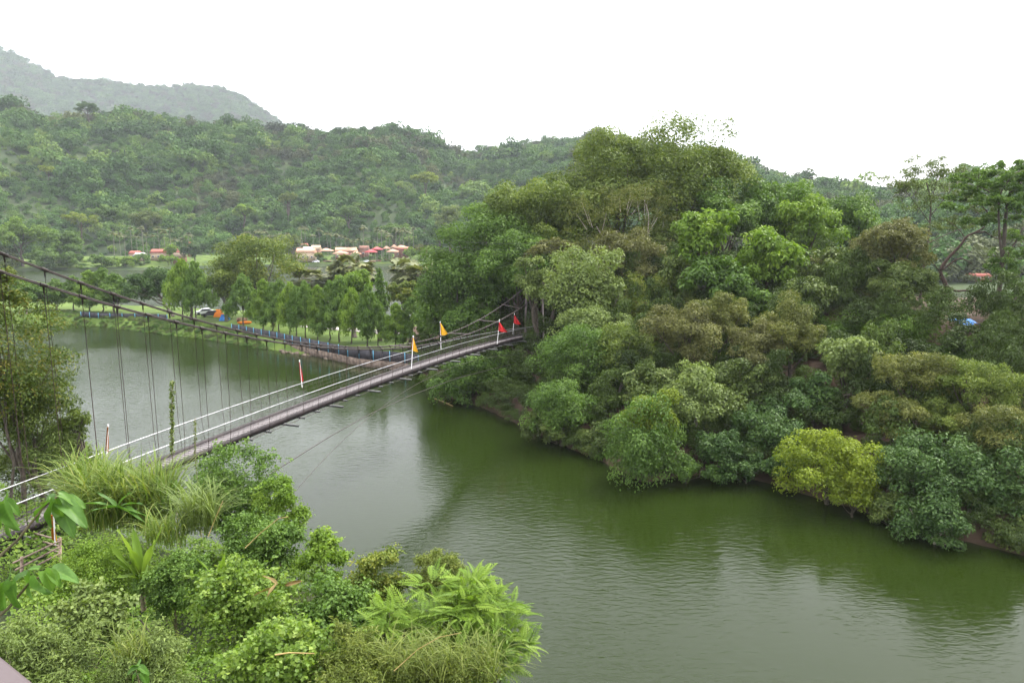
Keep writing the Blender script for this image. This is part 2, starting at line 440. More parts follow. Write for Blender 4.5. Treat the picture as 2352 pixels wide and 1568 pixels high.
# far shore and hills, a fan-shaped grid: u = x / y
SIL = np.array([(-600,190),(-250,215),(0,228),(50,236),(100,268),(150,262),(200,248),(260,255),(330,268),(420,268),(480,274),(560,276),(640,294),(720,300),(800,290),(880,283),(940,300),(1000,325),(1050,345),(1110,335),(1200,320),(1290,320),(1370,302),(1430,320),(1520,335),(1650,350),(1760,388),(1830,402),(1950,424),(2060,432),(2130,420),(2200,404),(2352,390),(2700,372),(3000,360)], float)
def u_of(x): return (np.asarray(x) - CX) / F * .992
SH = np.array([(-600,380),(0,385),(150,388),(350,395),(480,415),(640,436),(960,440),(1150,430),(1500,360),(1800,300),(2000,252),(2352,235),(3000,230)], float)
def shore_Y(u): return np.interp(u, u_of(SH[:, 0]), SH[:, 1])
def ridge(u):
    x = np.asarray(u) * F / .965 + CX
    Y1 = shore_Y(u) + np.interp(x, [0, 600, 1000, 1300, 1600, 2000, 2400], [330, 360, 420, 560, 480, 420, 380])
    ys = np.interp(x, SIL[:, 0], SIL[:, 1])
    dy = -(ys - CY) / F
    rz = (-math.sin(PITCH) + dy * math.cos(PITCH)) / (math.cos(PITCH) + dy * math.sin(PITCH))
    return Y1, CAMZ + rz * Y1 - 9.5
def hill_h(u, Y):
    x = u * F / .985 + CX
    Y0 = shore_Y(u); Y1, H = ridge(u)
    flat = np.interp(x, [0, 400, 700, 1000, 1300, 1800, 2352], [62, 75, 84, 80, 40, 30, 30])
    sh = -3 + 4.4 * sstep((Y - Y0 + 8) / 16) + 4.6 * sstep((Y - Y0 - 6) / 42)
    t = (Y - Y0 - flat) / (Y1 - Y0 - flat)
    XX = u * Y
    spur = (fbm(XX * .014 + 3, Y * .007, 4, VN2) - .45) * 2
    body = np.clip(t, 0, 1) ** 0.92
    hh = (H - 6.0) * body * (1 + 0.75 * spur * np.clip(1 - t, 0, 1))
    back = np.where(t > 1, -(H - 6.0) * 0.55 * sstep((t - 1) / 1.3), 0)
    return sh + np.where(t > 0, hh, 0) + back
uu = np.linspace(-1.25, 1.25, 260); yy = np.concatenate([np.linspace(222, 460, 60), np.linspace(464, 1000, 70), np.linspace(1010, 1300, 12)])
U, Y = np.meshgrid(uu, yy)
tag(link('far_shore_hills', grid_mesh('far_shore_hills', U * Y, Y, hill_h(U, Y)), M['hillsoil']), kind='structure')

SIL2 = np.array([(-900,60),(-300,70),(-100,85),(0,108),(50,128),(110,165),(150,182),(190,186),(230,181),(300,194),(380,200),(430,194),(500,200),(545,216),(590,246),(650,290),(720,330),(800,380),(950,430),(1300,470)], float)
def mount_h(u, Y):
    x = u * F / .955 + CX
    Y1 = 2350.0
    ys = np.interp(x, SIL2[:, 0], SIL2[:, 1]); dy = -(ys - CY) / F
    rz = (-math.sin(PITCH) + dy * math.cos(PITCH)) / (math.cos(PITCH) + dy * math.sin(PITCH))
    H = CAMZ + rz * Y1 - 5
    t = (Y - 1600) / (Y1 - 1600)
    spur = (fbm(u * Y * .0038 + 9, Y * .0025, 3, VN2) - .45) * 2
    return np.where(t < 1, H * np.clip(t, 0, 1) ** .9 * (1 + .25 * spur * np.clip(1 - t, 0, 1)), H * (1 - .6 * sstep((t - 1) / 1.2))) - 4
uu = np.linspace(-1.25, .2, 200); yy = np.linspace(1600, 2900, 100)
U, Y = np.meshgrid(uu, yy)
tag(link('far_mountain', grid_mesh('far_mountain', U * Y, Y, mount_h(U, Y)), M['hillsoil']), kind='structure')

def ground_z(x, y):
    """height of whatever land stands at x, y"""
    u = x / y if y > 1 else 0
    z = max(float(near_h(x, y)) if y < 75 else -9, float(isl_h(x, y)), float(cway_h(x, y)))
    if y > 222 and z < 0: z = max(z, float(hill_h(np.array(u), np.array(y))))
    return z

# ------------------------------------------------------------------ leaves
KITE = (np.array([[0,0,0],[.45,.5,.10],[1,0,-.12],[.45,-.5,.10]]), np.array([[0,1,2],[0,2,3]]))
OVAL = (np.array([[0,0,0],[.25,.42,.09],[.62,.40,.05],[1,0,-.16],[.62,-.40,.05],[.25,-.42,.09],[.45,0,-.02]]),
        np.array([[0,6,1],[1,6,2],[2,6,3],[3,6,4],[4,6,5],[5,6,0]]))
BLADE = (np.array([[0,0,0],[.35,.5,.06],[.7,.32,-.05],[1,0,-.30],[.7,-.32,-.05],[.35,-.5,.06]]), np.array([[0,1,5],[1,2,4],[1,4,5],[2,3,4]]))

def norm(v): return v / (np.linalg.norm(v, axis=-1, keepdims=True) + 1e-9)

def leaf_cloud(P, N, T, L, W, tint, tmpl=KITE):
    """place one leaf at each point: P position, N facing, T rough direction of the blade"""
    N = norm(N); T = norm(T - N * (T * N).sum(-1, keepdims=True)); B = np.cross(N, T)
    tv, tf = tmpl; k = len(tv)
    L = np.broadcast_to(L, (len(P),)); W = np.broadcast_to(W, (len(P),))
    v = (P[:, None] + T[:, None] * (tv[None, :, 0:1] * L[:, None, None]) + B[:, None] * (tv[None, :, 1:2] * W[:, None, None])
         + N[:, None] * (tv[None, :, 2:3] * L[:, None, None]))
    f = tf[None] + (np.arange(len(P)) * k)[:, None, None]
    return v.reshape(-1, 3), f.reshape(-1, 3), np.repeat(tint, k)

def sph(rng, n):
    v = rng.normal(size=(n, 3)); return norm(v)

def crown_geo(rng, puffs, radii, leaf, ratio, n, droop=0.25, flat=0.85, tmpl=KITE, sub=7, subr=0.47, tintvar=0.16, open_=0.25, upbias=0.35, fuzz=0.0):
    """leaves on small balls that sit on bigger balls (puffs): a billowing broadleaf crown"""
    puffs = np.asarray(puffs, float); radii = np.asarray(radii, float)
    sc, sr, st = [], [], []
    for c, r in zip(puffs, radii):
        d = sph(rng, sub); d[:, 2] = d[:, 2] * .8 + .22; d = norm(d)
        sc.append(c + d * r * np.array([1, 1, flat]) * rng.uniform(.45, .85, (sub, 1)))
        sr.append(r * subr * rng.uniform(.65, 1.25, sub)); st.append(rng.normal(0, tintvar * .6) + rng.normal(0, tintvar * .5, sub))
    sc = np.concatenate(sc); sr = np.concatenate(sr); st = np.concatenate(st)
    p = sr ** 2; p /= p.sum()
    i = rng.choice(len(sc), n, p=p)
    d = sph(rng, n)
    low = (d[:, 2] < -.25) & (rng.random(n) < .7); d[low, 2] *= -1
    rad = sr[i] * (1 - open_ * rng.random(n) ** 1.5 + .22 * rng.random(n) ** 4)
    P = sc[i] + d * rad[:, None] * np.array([1, 1, flat])
    if fuzz: P = P + rng.normal(0, fuzz, (n, 3)) * sr[i][:, None]
    N = d + rng.normal(0, .45, (n, 3)) + np.array([0, 0, upbias])
    T = rng.normal(0, 1, (n, 3)) + d * .6 + np.array([0, 0, -droop * 2])
    L = leaf * rng.uniform(.7, 1.3, n)
    tint = np.clip(.5 + st[i] + rng.normal(0, tintvar, n), 0, 1)
    return leaf_cloud(P, N, T, L, L * ratio, tint, tmpl)

def envelope(rng, rx, ry, rz, npf, r0):
    """puff centres filling an ellipsoid's upper shell"""
    d = sph(rng, npf * 3)
    d = d[np.argsort(-(d[:, 2] + rng.normal(0, .45, len(d))))][:npf]
    # spread them out a little
    for _ in range(12):
        df = d[:, None] - d[None]; q = (df ** 2).sum(-1) + np.eye(len(d)) * 9
        d = norm(d + (df / q[..., None] ** 1.5).sum(1) * .012)
    k = rng.uniform(.48, .95, (npf, 1)); k[rng.random(npf) < .2] *= .45
    r = r0 * rng.uniform(.7, 1.25, npf)
    return d * k * np.array([rx, ry, rz]), r

def limb_tubes(mb, base, top_frac_pts, r0, rng, targets, lean=None):
    """trunk and limbs: trunk rises to the fork, limbs bend out to the puffs"""
    base = np.asarray(base, float)
    targets = np.asarray(targets, float)
    fork = np.asarray(top_frac_pts, float)
    t = np.linspace(0, 1, 7)[:, None]
    wob = rng.normal(0, .022, (7, 3)) * np.linalg.norm(fork - base); wob[0] = 0; wob[-1] = 0; wob[:, 2] = 0
    tr = base + (fork - base) * t + wob
    rr = r0 * (1 - .45 * t[:, 0]); rr[0] *= 1.35
    mb.tube(tr, rr, 8)
    for q in targets:
        k = rng.integers(3, 7)
        a = tr[k]; mid = (a + q) / 2 + np.array([0, 0, -.12 * abs(q[2] - a[2])]) + rng.normal(0, .06, 3) * np.linalg.norm(q - a)
        s = np.linspace(0, 1, 6)[:, None]
        pts = a * (1 - s) ** 2 + mid * 2 * s * (1 - s) + q * s ** 2
        mb.tube(pts, np.linspace(rr[k] * .55, r0 * .10, 6), 5)
    return mb

LEAFN = [0]
def tree(name, label, cat, group, x, yt, yb, w, Y, mat, leaf=0.34, ratio=.55, npf=14, pr=None, n=None, dens=1.0, depth=.85, bark='bark', seed=None, droop=.25, tmpl=KITE, flat=.85, base=None, trunk_r=None, open_=.25, base_y=None, tintvar=.16, shape=None, sub=7, fuzz=.10, shoots=0):
    """a tree whose crown fills the ellipse (x, yt..yb, w) of the photograph, standing at distance Y"""
    rng = np.random.default_rng(seed if seed is not None else int(x * 7 + yt * 13 + Y * 3))
    c = at(x, (yt + yb) / 2, Y); m = mpp(x, (yt + yb) / 2, Y)
    rx = w / 2 * m; rz = (yb - yt) / 2 * m * 1.02; ry = rx * depth
    if base is None:
        b = np.array([c[0], c[1], 0.0])
        if base_y is not None: b = gnd(*base_y)
    else: b = np.asarray(base, float)
    gz = ground_z(b[0], b[1])
    b[2] = max(gz, -0.5) - 0.1
    if c[2] - rz * .8 < b[2]: b[2] = min(b[2], c[2] - rz * .8)
    root = empty(name, b, label, cat, group)
    r0 = pr * m if pr else 0.33 * min(rx, rz) + .06 * max(rx, rz)
    pc, r = envelope(rng, max(rx - r0 * .45, rx * .5), max(ry - r0 * .45, ry * .5), max(rz - r0 * .45, rz * .5), npf, r0)
    if shape == 'cone':
        npf = int(npf * 1.6); h = (np.arange(npf) + .5) / npf; aa = np.arange(npf) * 2.4 + rng.uniform(0, 6)
        q = np.clip(1 - h, .05, 1) ** .75 * rng.uniform(.45, .8, npf)
        pc = np.stack([np.cos(aa) * q * rx, np.sin(aa) * q * ry, (h * 1.86 - .88) * rz], 1); r = r0 * 1.25 * (1.05 - .65 * h) * rng.uniform(.8, 1.2, npf)
    pc = pc + (c - b)
    area = 4 * math.pi * ((rx * ry) ** 1.6 / 3 + 2 * (rx * rz) ** 1.6 / 3) ** (1 / 1.6)
    n = n or int(np.clip(dens * 2.1 * area / (leaf * leaf * ratio * .6), 500, 30000 if (w >= 250 and Y > 80) else 13500))
    v, f, t = crown_geo(rng, pc, r, leaf, ratio, n, droop, flat, tmpl, tintvar=tintvar, open_=open_, sub=sub, fuzz=fuzz)
    if shoots:                                   # leafy sprigs that stick out of the crown
        ns = 16; j = rng.integers(0, len(pc), shoots); dd = sph(rng, shoots); dd[:, 2] = np.abs(dd[:, 2]) * .9 + .1; dd = norm(dd)
        st_ = pc[j] + dd * r[j][:, None] * .6; ln = rng.uniform(.5, 1.5, shoots) * r0 * 1.3
        q = rng.uniform(.05, 1, (shoots, ns)); P_ = st_[:, None] + dd[:, None] * (ln[:, None] * q)[..., None] + np.array([0, 0, -.35]) * (ln[:, None] * q ** 2.2)[..., None] + rng.normal(0, .035, (shoots, ns, 3))
        P_ = P_.reshape(-1, 3); n2 = len(P_); N_ = rng.normal(0, .5, (n2, 3)) + [0, 0, .8]; T_ = np.repeat(dd, ns, 0) * .8 + rng.normal(0, .8, (n2, 3)) + [0, 0, -.3]
        L_ = leaf * rng.uniform(.8, 1.5, n2)
        v2, f2, t2 = leaf_cloud(P_, N_, T_, L_, L_ * ratio, np.clip(np.repeat(rng.normal(.62, .14, shoots), ns) + rng.normal(0, .1, n2), 0, 1), tmpl)
        f = np.concatenate([f, f2 + len(v)]); v = np.concatenate([v, v2]); t = np.concatenate([t, t2])
    me = make_mesh('crown', v, [f], False, {'tint': t})
    link('crown', me, M[mat], root)
    mb = MB(); H = c[2] - b[2]
    fork = np.array([(c - b)[0] * .75, (c - b)[1] * .75, max(H * .72, H - rz * .5)])
    k = rng.choice(npf, min(npf, 9), replace=False)
    limb_tubes(mb, (0, 0, 0), fork, trunk_r or max(.09, .028 * (H + rz)), rng, pc[k])
    link('trunk', mb.mesh('trunk', True), M[bark], root)
    LEAFN[0] += n
    return root

# ------------------------------------------------------------------ far woods (one mass each, geometry nodes)
def forest(name, pts, rot, scl, idx, tint, protos, label):
    me = bpy.data.meshes.new(name)
    me.vertices.add(len(pts)); me.vertices.foreach_set('co', np.asarray(pts, np.float32).ravel())
    for nm, ty, dat in (('rot', 'FLOAT_VECTOR', rot), ('scl', 'FLOAT_VECTOR', scl), ('idx', 'INT', idx), ('tint', 'FLOAT', tint)):
        a = me.attributes.new(nm, ty, 'POINT')
        if ty == 'FLOAT_VECTOR': a.data.foreach_set('vector', np.asarray(dat, np.float32).ravel())
        else: a.data.foreach_set('value', np.asarray(dat, np.int32 if ty == 'INT' else np.float32))
    o = link(name, me)
    tag(o, label, 'woodland', kind='stuff')
    ng = bpy.data.node_groups.new(name, 'GeometryNodeTree')
    ng.interface.new_socket('Geometry', in_out='INPUT', socket_type='NodeSocketGeometry')
    ng.interface.new_socket('Geometry', in_out='OUTPUT', socket_type='NodeSocketGeometry')
    n, l = ng.nodes, ng.links
    gi = n.new('NodeGroupInput'); go = n.new('NodeGroupOutput')
    ip = n.new('GeometryNodeInstanceOnPoints')
    ci = n.new('GeometryNodeCollectionInfo'); ci.inputs['Collection'].default_value = protos
    ci.inputs['Separate Children'].default_value = True; ci.inputs['Reset Children'].default_value = True
    def na(nm, ty):
        q = n.new('GeometryNodeInputNamedAttribute'); q.data_type = ty; q.inputs['Name'].default_value = nm
        return q.outputs['Attribute']
    l.new(gi.outputs[0], ip.inputs['Points']); l.new(ci.outputs[0], ip.inputs['Instance'])
    ip.inputs['Pick Instance'].default_value = True
    l.new(na('idx', 'INT'), ip.inputs['Instance Index'])
    l.new(na('rot', 'FLOAT_VECTOR'), ip.inputs['Rotation'])
    l.new(na('scl', 'FLOAT_VECTOR'), ip.inputs['Scale'])
    l.new(ip.outputs[0], go.inputs[0])
    md = o.modifiers.new('forest', 'NODES'); md.node_group = ng
    return o

protos = bpy.data.collections.new('far_crowns')
def far_proto(i, mat, nl, flat, npf, r0, leaf):
    rng = np.random.default_rng(100 + i)
    pc, r = envelope(rng, .72, .72, .62 * flat, npf, r0)
    v, f, t = crown_geo(rng, pc, r, leaf, .7, nl, .15, .8, KITE, 5, .48, .16, .2)
    me = make_mesh('far_crown', v, [f], False, {'tint': t}); me.materials.append(M[mat])
    o = bpy.data.objects.new('far_crown_%02d' % i, me); protos.objects.link(o)
for i in range(7): far_proto(i, 'hill', 700, [1.0, .8, 1.2, .9, 1.05, .7, 1.3][i], 9 + i % 3, .42, .16)
for i in range(7, 9): far_proto(i, 'hill_brown', 650, 1.0, 10, .40, .16)

def hill_points(seed, u0, u1, step, ylim, hfun, keep, far=False):
    rng = np.random.default_rng(seed)
    ys = []
    y0, y1 = ylim
    xs = np.arange(u0 * y1, u1 * y1, step); yv = np.arange(y0, y1, step)
    X, Y = np.meshgrid(xs, yv); X = (X + rng.uniform(-.5, .5, X.shape) * step).ravel(); Y = (Y + rng.uniform(-.5, .5, Y.shape) * step).ravel()
    u = X / Y; k = (u > u0) & (u < u1) & keep(u, Y, X)
    return X[k], Y[k], rng

def near_keep(u, Y, X):
    x = u * F / .985 + CX
    Y0 = shore_Y(u); Y1, H = ridge(u)
    flat = np.interp(x, [0, 400, 700, 1000, 1300, 1800, 2352], [58, 72, 82, 78, 34, 16, 16])
    return (Y > Y0 + flat) & (Y < Y1 + 25)
X, Y, rng = hill_points(5, -.86, .90, 6.3, (235, 1010), hill_h, near_keep)
u = X / Y; xpix = u * F / .985 + CX
Y0 = shore_Y(u); Y1, H = ridge(u)
tt = (Y - Y0) / (Y1 - Y0)
zone = fbm(X * .012, Y * .012, 3)
shrub = sstep((560 - xpix) / 260) * sstep((zone - .36) / .12) * sstep((1.0 - tt) / .12) * sstep((tt - .2) / .1)   # low bamboo scrub on the left slope
big = rng.random(len(X))
rad = (2.7 + 6.0 * big ** 3) * (1 - .30 * shrub) * np.where(big > .95, 1.25, 1.0) * (.75 + .6 * sstep((fbm(X * .02 + 70, Y * .02, 3) - .3) / .4))
hgt = rad * rng.uniform(.8, 1.3, len(X))
z = hill_h(u, Y) + hgt * .45
brown = (fbm(X * .016 + 40, Y * .016, 3) > .56) & (rng.random(len(X)) < .75) & (shrub < .4)
brown |= (tt > .9) & (rng.random(len(X)) < .35)
idx = np.where(brown, rng.integers(7, 9, len(X)), rng.integers(0, 7, len(X)))
lime = sstep((fbm(X * .022 + 11, Y * .022 + 7, 3) - .52) / .08)
tint = np.clip(.36 + .20 * shrub + .30 * lime + rng.normal(0, .19, len(X)) + .3 * (rng.random(len(X)) > .94), 0, 1)
forest('hillside_forest', np.stack([X, Y, z], 1), np.stack([rng.normal(0, .1, len(X)), rng.normal(0, .1, len(X)), rng.uniform(0, 6.28, len(X))], 1),
       np.stack([rad, rad, hgt], 1) * 1.22, idx, tint, protos, 'mixed green forest covering the hillside behind the far lake shore')
X, Y, rng = hill_points(6, -.86, .02, 17, (1650, 2420), mount_h, lambda u, Y, X: Y > 1700)
u = X / Y
rad = 9.0 + 6 * rng.random(len(X)) ** 2; hgt = rad * rng.uniform(.8, 1.3, len(X))
forest('mountain_forest', np.stack([X, Y, mount_h(u, Y) + hgt * .4], 1), np.stack([rng.normal(0, .1, len(X)), rng.normal(0, .1, len(X)), rng.uniform(0, 6.28, len(X))], 1),
       np.stack([rad, rad, hgt], 1) * 1.25, rng.integers(0, 9, len(X)), np.clip(rng.normal(.3, .12, len(X)), 0, 1), protos, 'hazy blue-green forest on the tall mountain ridge at the back left')

# grass and bushes in one mass along the far shore
def scrub(name, label, pts, rad, hgt, tint, seed):
    rng = np.random.default_rng(seed); n = len(pts)
    return forest(name, pts, np.stack([np.zeros(n), np.zeros(n), rng.uniform(0, 6.28, n)], 1), np.stack([rad, rad, hgt], 1), rng.integers(0, 7, n), tint, protos, label)
rng = np.random.default_rng(21)
xs = rng.uniform(-20, 1150, 900); u = u_of(xs); off = rng.uniform(2, 62, 900); Yq = shore_Y(u) + off
q = fbm(u * Yq * .03, Yq * .05, 3)
keep = (q > .44) & ((off > 14) | (q > .6))
u, Yq = u[keep], Yq[keep]; n = len(u); rad = rng.uniform(.8, 2.4, n)
scrub('shore_scrub', 'low green scrub and tall grass along the far lake shore', np.stack([u * Yq, Yq, hill_h(u, Yq) + rad * .2], 1), rad * 1.3, rad * .8, np.clip(rng.normal(.62, .15, n), 0, 1), 3)

# shore meadow: a strip of bright grass with a rim of red earth just above the water
def strip(name, mat, u0, u1, a, b, dz, n=160):
    uu = np.linspace(u0, u1, n); rows = []
    for k, o in enumerate(np.linspace(a, b, 8)):
        yy_ = shore_Y(uu) + o + 2.0 * (fbm(uu * 60, uu * 0 + k * .4, 3) - .5); rows.append(np.stack([uu * yy_, yy_, hill_h(uu, yy_) + dz], 1))
    R = np.stack(rows); return tag(link(name, grid_mesh(name, R[..., 0], R[..., 1], R[..., 2]), M[mat]), kind='structure')
strip('shore_earth', 'straw', -.80, .22, -5, 1.2, .06)
strip('shore_meadow', 'lawn', -.80, .18, .2, 60, .12)

# ------------------------------------------------------------------ far shore: single trees, palms, houses, canopies
FS = [ # x, ytop, ybot, w, Y, mat, label
 (45,498,588,150,398,'fresh','bright yellow-green tree at the left end of the far shore'),
 (150,520,600,110,404,'green','rounded mid-green tree right of the bright one on the far shore'),
 (20,560,622,90,396,'dull','dull green bush by the water at the far left shore'),
 (120,566,617,150,394,'green','wide low bush overhanging the red earth of the far shore'),
 (232,583,616,54,398,'green','small dark bush on the grass left of the low scrub'),
 (288,586,616,66,402,'fresh','light green bush on the far meadow'),
 (392,560,590,34,420,'fresh','small yellow-green tree in front of the long red roof'),
 (330,584,600,60,412,'green','bush on the meadow hiding the foot of the red-roofed house'),
 (385,586,602,50,412,'fresh','light bush on the meadow before the long red-roofed house'),
 (446,552,594,74,424,'dark','dark round tree right of the long red roof'),
 (520,548,592,60,440,'dull','grey-green tree behind the yellow-topped banyan'),
 (668,534,594,86,462,'dull','dome-shaped dark tree left of the lakeside houses'),
 (942,568,592,40,458,'fresh','small rounded tree at the right end of the canopies'),
 (966,560,592,44,462,'rust','red-brown flowering tree at the right end of the canopies'),
 (866,572,588,34,456,'dark','dark bush among the pink canopies'),
 (730,580,594,26,446,'gold','yellowish bush beside the white parked car'),
 (1035,470,530,80,470,'pale','pale green tree low on the hillside above the island'),
 (978,392,430,70,620,'lime','bright lime tree halfway up the middle hillside'),
 (1010,508,560,90,480,'dark','dark tree at the foot of the hill right of the palms'),
 (905,505,560,70,500,'green','leafy tree behind the tall palm trunks'),
 (600,510,560,80,520,'green','green tree at the hill foot behind the banyan'),
 (200,232,262,60,690,'dark','lone dark tree standing up on the left ridge'),
 (185,488,518,78,470,'lime','pale lime round tree low on the left hillside'),
 (560,468,500,64,540,'fresh','fresh green tree low on the middle hillside'),
 (250,470,520,90,500,'green','rounded green tree at the foot of the left hillside'),
 (340,480,530,90,500,'dull','dull green tree above the red-roofed houses'),
 (660,440,470,60,560,'olive','olive crown on the slope above the dome-shaped tree'),
 (800,470,510,70,540,'green','green crown on the slope above the palm trunks'),
 (110,380,400,50,560,'lime','little lime crown in the scrub of the left slope'),
 (2010,575,650,130,262,'green','green tree on the far right shore behind the island'),
 (2120,600,665,110,250,'dark','dark tree by the water left of the red-roofed hut'),
 (2200,560,640,110,285,'green','green tree behind the red-roofed hut'),
 (2310,575,655,90,270,'dull','dull green tree right of the red-roofed hut'),
]
for i, (x, yt, yb, w, Y, mt, lb) in enumerate(FS):
    tree('tree', lb, 'tree', None, x, yt, yb, w, Y, mt, leaf=.95 if Y > 300 else .6, ratio=.7, npf=13, dens=.9, seed=500 + i, sub=6)

# slender betel palms: one of a kind, then copies
def palm_mesh(seed, H, nf, fl, fw, tr, droop, skirt=0):
    rng = np.random.default_rng(seed); mb = MB()
    z = np.linspace(0, H, 7); wob = np.cumsum(rng.normal(0, .006 * H, (7, 2)), 0); wob[0] = 0
    pts = np.c_[wob, z]; mb.tube(pts, np.linspace(tr * 1.2, tr * .8, 7), 6)
    top = pts[-1]; P, N, T, L = [], [], [], []
    V, Fc, TT = [], [], []; base = 0
    for k in range(nf + skirt):
        a = rng.uniform(0, 6.28); e = rng.uniform(-.15, 1.25) if k < nf else rng.uniform(-1.3, -.6)
        dirv = np.array([math.cos(a) * math.cos(e), math.sin(a) * math.cos(e), math.sin(e)])
        s = np.linspace(0, 1, 6)[:, None]; ll = fl * rng.uniform(.8, 1.15)
        mid = top + dirv * ll * s + np.array([0, 0, -droop * ll]) * s ** 2
        side = np.cross(dirv, [0, 0, 1.0]); side /= np.linalg.norm(side) + 1e-6
        w = fw * np.array([.15, .8, 1, .9, .6, .1])[:, None]
        l_ = mid - side * w + np.array([0, 0, -.25]) * w; r_ = mid + side * w + np.array([0, 0, -.25]) * w
        vv = np.concatenate([l_, mid, r_]); b = len(mid)
        f = [[i, i + 1, b + i + 1, b + i] for i in range(b - 1)] + [[b + i, b + i + 1, 2 * b + i + 1, 2 * b + i] for i in range(b - 1)]
        V.append(vv); Fc.append(np.array(f) + base); base += len(vv); TT.append(np.full(len(vv), np.clip(rng.normal(.5 if k < nf else .15, .18), 0, 1)))
    return mb.mesh('trunk', True), make_mesh('crown', np.concatenate(V), [np.concatenate(Fc)], False, {'tint': np.concatenate(TT)})
pv = [palm_mesh(s, 15.0 + s, 20, 3.5, .85, .17, .5) for s in range(4)]
for a, b in pv: a.materials.append(M['palm_trunk']); b.materials.append(M['palm'])
rng = np.random.default_rng(77)
zones = [(745, 955, 20, 462, 486, 'among the tall palm trunks behind the lakeside canopies'),
         (560, 740, 13, 470, 520, 'in the palm row between the banyan and the houses'),
         (255, 440, 14, 422, 452, 'in the palm row around the red-roofed houses')]
for (x0, x1, n, ya, yb_, where) in zones:
    for k in range(n):
        x = x0 + (x1 - x0) * (k + rng.uniform(-.3, .3) + .5) / n; Y = rng.uniform(ya, yb_); u = float(u_of(x))
        gz = float(hill_h(np.array(u), np.array(Y)))
        root = empty('betel_palm', (u * Y, Y, gz - .2), 'slender pale-trunked palm ' + where, 'palm', 'betel palms ' + where, rng.uniform(0, 6))
        s = rng.uniform(.75, 1.15); root.scale = (1, 1, s)
        j = rng.integers(0, 4)
        link('trunk', pv[j][0], None, root); link('crown', pv[j][1], None, root)

# houses, canopies and cars on the far shore
def far_base(x, y_base, Y):
    p = at(x, y_base, Y); return np.array([p[0], Y, max(2.5, float(hill_h(np.array(p[0] / Y), np.array(float(Y)))))])
def canopy(x, y, w, Y, mat, label, h=2.4, rise=1.5):
    b = far_base(x, y, Y); m = mpp(x, y, Y); W = w * m
    top = at(x, y, Y)[2]
    root = empty('canopy', b, label, 'canopy', 'canopies by the far lake shore')
    top = max(top - b[2], 2.3)
    mb = MB(); ww = W / 2; d = ww * .8
    z0, z1 = top - rise, top
    v = [(-ww,-d,z0),(ww,-d,z0),(ww,d,z0),(-ww,d,z0),(-ww*.12,0,z1),(ww*.12,0,z1),
         (-ww,-d,z0-.35),(ww,-d,z0-.35),(ww,d,z0-.35),(-ww,d,z0-.35)]
    mb.add(v, [[0,1,5,4],[2,3,4,5],[6,7,1,0],[7,8,2,1],[8,9,3,2],[9,6,0,3]]); mb.add(v, [[1,2,5],[3,0,4]])
    mb.build('roof', M[mat], root)
    for sx in (-1, 1):
        for sy in (-1, 1):
            MB().rod((sx * ww * .94, sy * d * .94, 0), (sx * ww * .94, sy * d * .94, z0), .07).build('post', M['palm_trunk'], root)
    MB().box((0, d * .5, .45), (W * .6, .9, .9)).build('counter', M['wallbrown'], root)
    return root
for a in [(749,570,30,450,'tent','large peach canopy second from the left of the lakeside row'),
          (782,576,32,446,'tent','peach canopy in front of the long flat roof'),
          (817,577,22,447,'tent','small peach canopy just left of the red umbrellas'),
          (811,570,20,458,'tent','peach canopy behind the small one left of the red umbrellas'),
          (852,573,26,447,'tentred','front red canopy in the lakeside row'),
          (866,567,24,456,'tentred','red canopy behind the front red one'),
          (888,565,16,462,'tent','small peach canopy right of the red ones'),
          (905,562,14,468,'tent','highest little peach canopy near the right end'),
          (922,563,28,462,'tent','large peach canopy at the right end of the row'),
          (902,572,26,452,'tent','pale peach canopy in front of the highest one')]:
    canopy(*a)
def house(x, y, w, Y, roof, wall, label, h=3.2, dp=6.0, rz=0.0, cat='house', win=2):
    b = far_base(x, y, Y); W = w * mpp(x, y, Y); top = max(at(x, y, Y)[2] - b[2], 3.0); h = top * .66
    root = empty('house' if cat == 'house' else 'shed', b, label, cat, None, rz)
    MB().box((0, 0, h / 2), (W, dp, h)).build('wall', M[wall], root)
    o = .4; v = [(-W/2-o,-dp/2-o,h),(W/2+o,-dp/2-o,h),(W/2+o,dp/2+o,h),(-W/2-o,dp/2+o,h),(-W/2-o,0,top),(W/2+o,0,top)]
    mb = MB(); mb.add(v, [[0,1,5,4],[2,3,4,5],[3,2,1,0]]); mb.add(v, [[1,2,5],[3,0,4]]); mb.build('roof', M[roof], root)
    for k in range(win):
        xx = -W / 2 + W * (k + .5) / win
        f = MB().box((xx, -dp / 2 - .03, h * .55), (min(1.4, W / win * .5), .10, 1.2)).build('window', M['whitepaint'], root)
        MB().box((xx, -dp / 2 - .10, h * .55), (min(1.4, W / win * .5) * .8, .06, .95)).build('pane', M['glassdark'], f)
    MB().box((W * .08, -dp / 2 - .04, 1.0), (.9, .08, 2.0)).build('door', M['wallbrown'], root)
    return root
house(684, 562, 22, 468, 'roofwhite', 'cream', 'white-roofed house at the left end of the lakeside row')
house(699, 559, 14, 474, 'roofred', 'wallbrown', 'small brown-roofed house behind the white-roofed one')
house(703, 570, 40, 452, 'tent', 'cream', 'long cream building with peach roof at the left end of the row', win=4)
house(707, 567, 18, 460, 'roofwhite', 'roofwhite', 'white house tucked behind the long cream building')
house(726, 563, 18, 468, 'cream', 'wallbrown', 'little beige hut between the white house and the large canopy', win=1)
house(795, 568, 46, 460, 'tent', 'wallbrown', 'long low building with flat peach roof behind the canopies', win=4)
house(836, 564, 20, 470, 'wallbrown', 'wallbrown', 'dark brown shed behind the red canopies', cat='shed', win=1)
house(922, 566, 30, 470, 'roofred', 'wallbrown', 'brick-coloured house behind the large right-hand canopy')
house(311, 576, 20, 428, 'roofred', 'cream', 'red-roofed house at the left of the far shore', win=1)
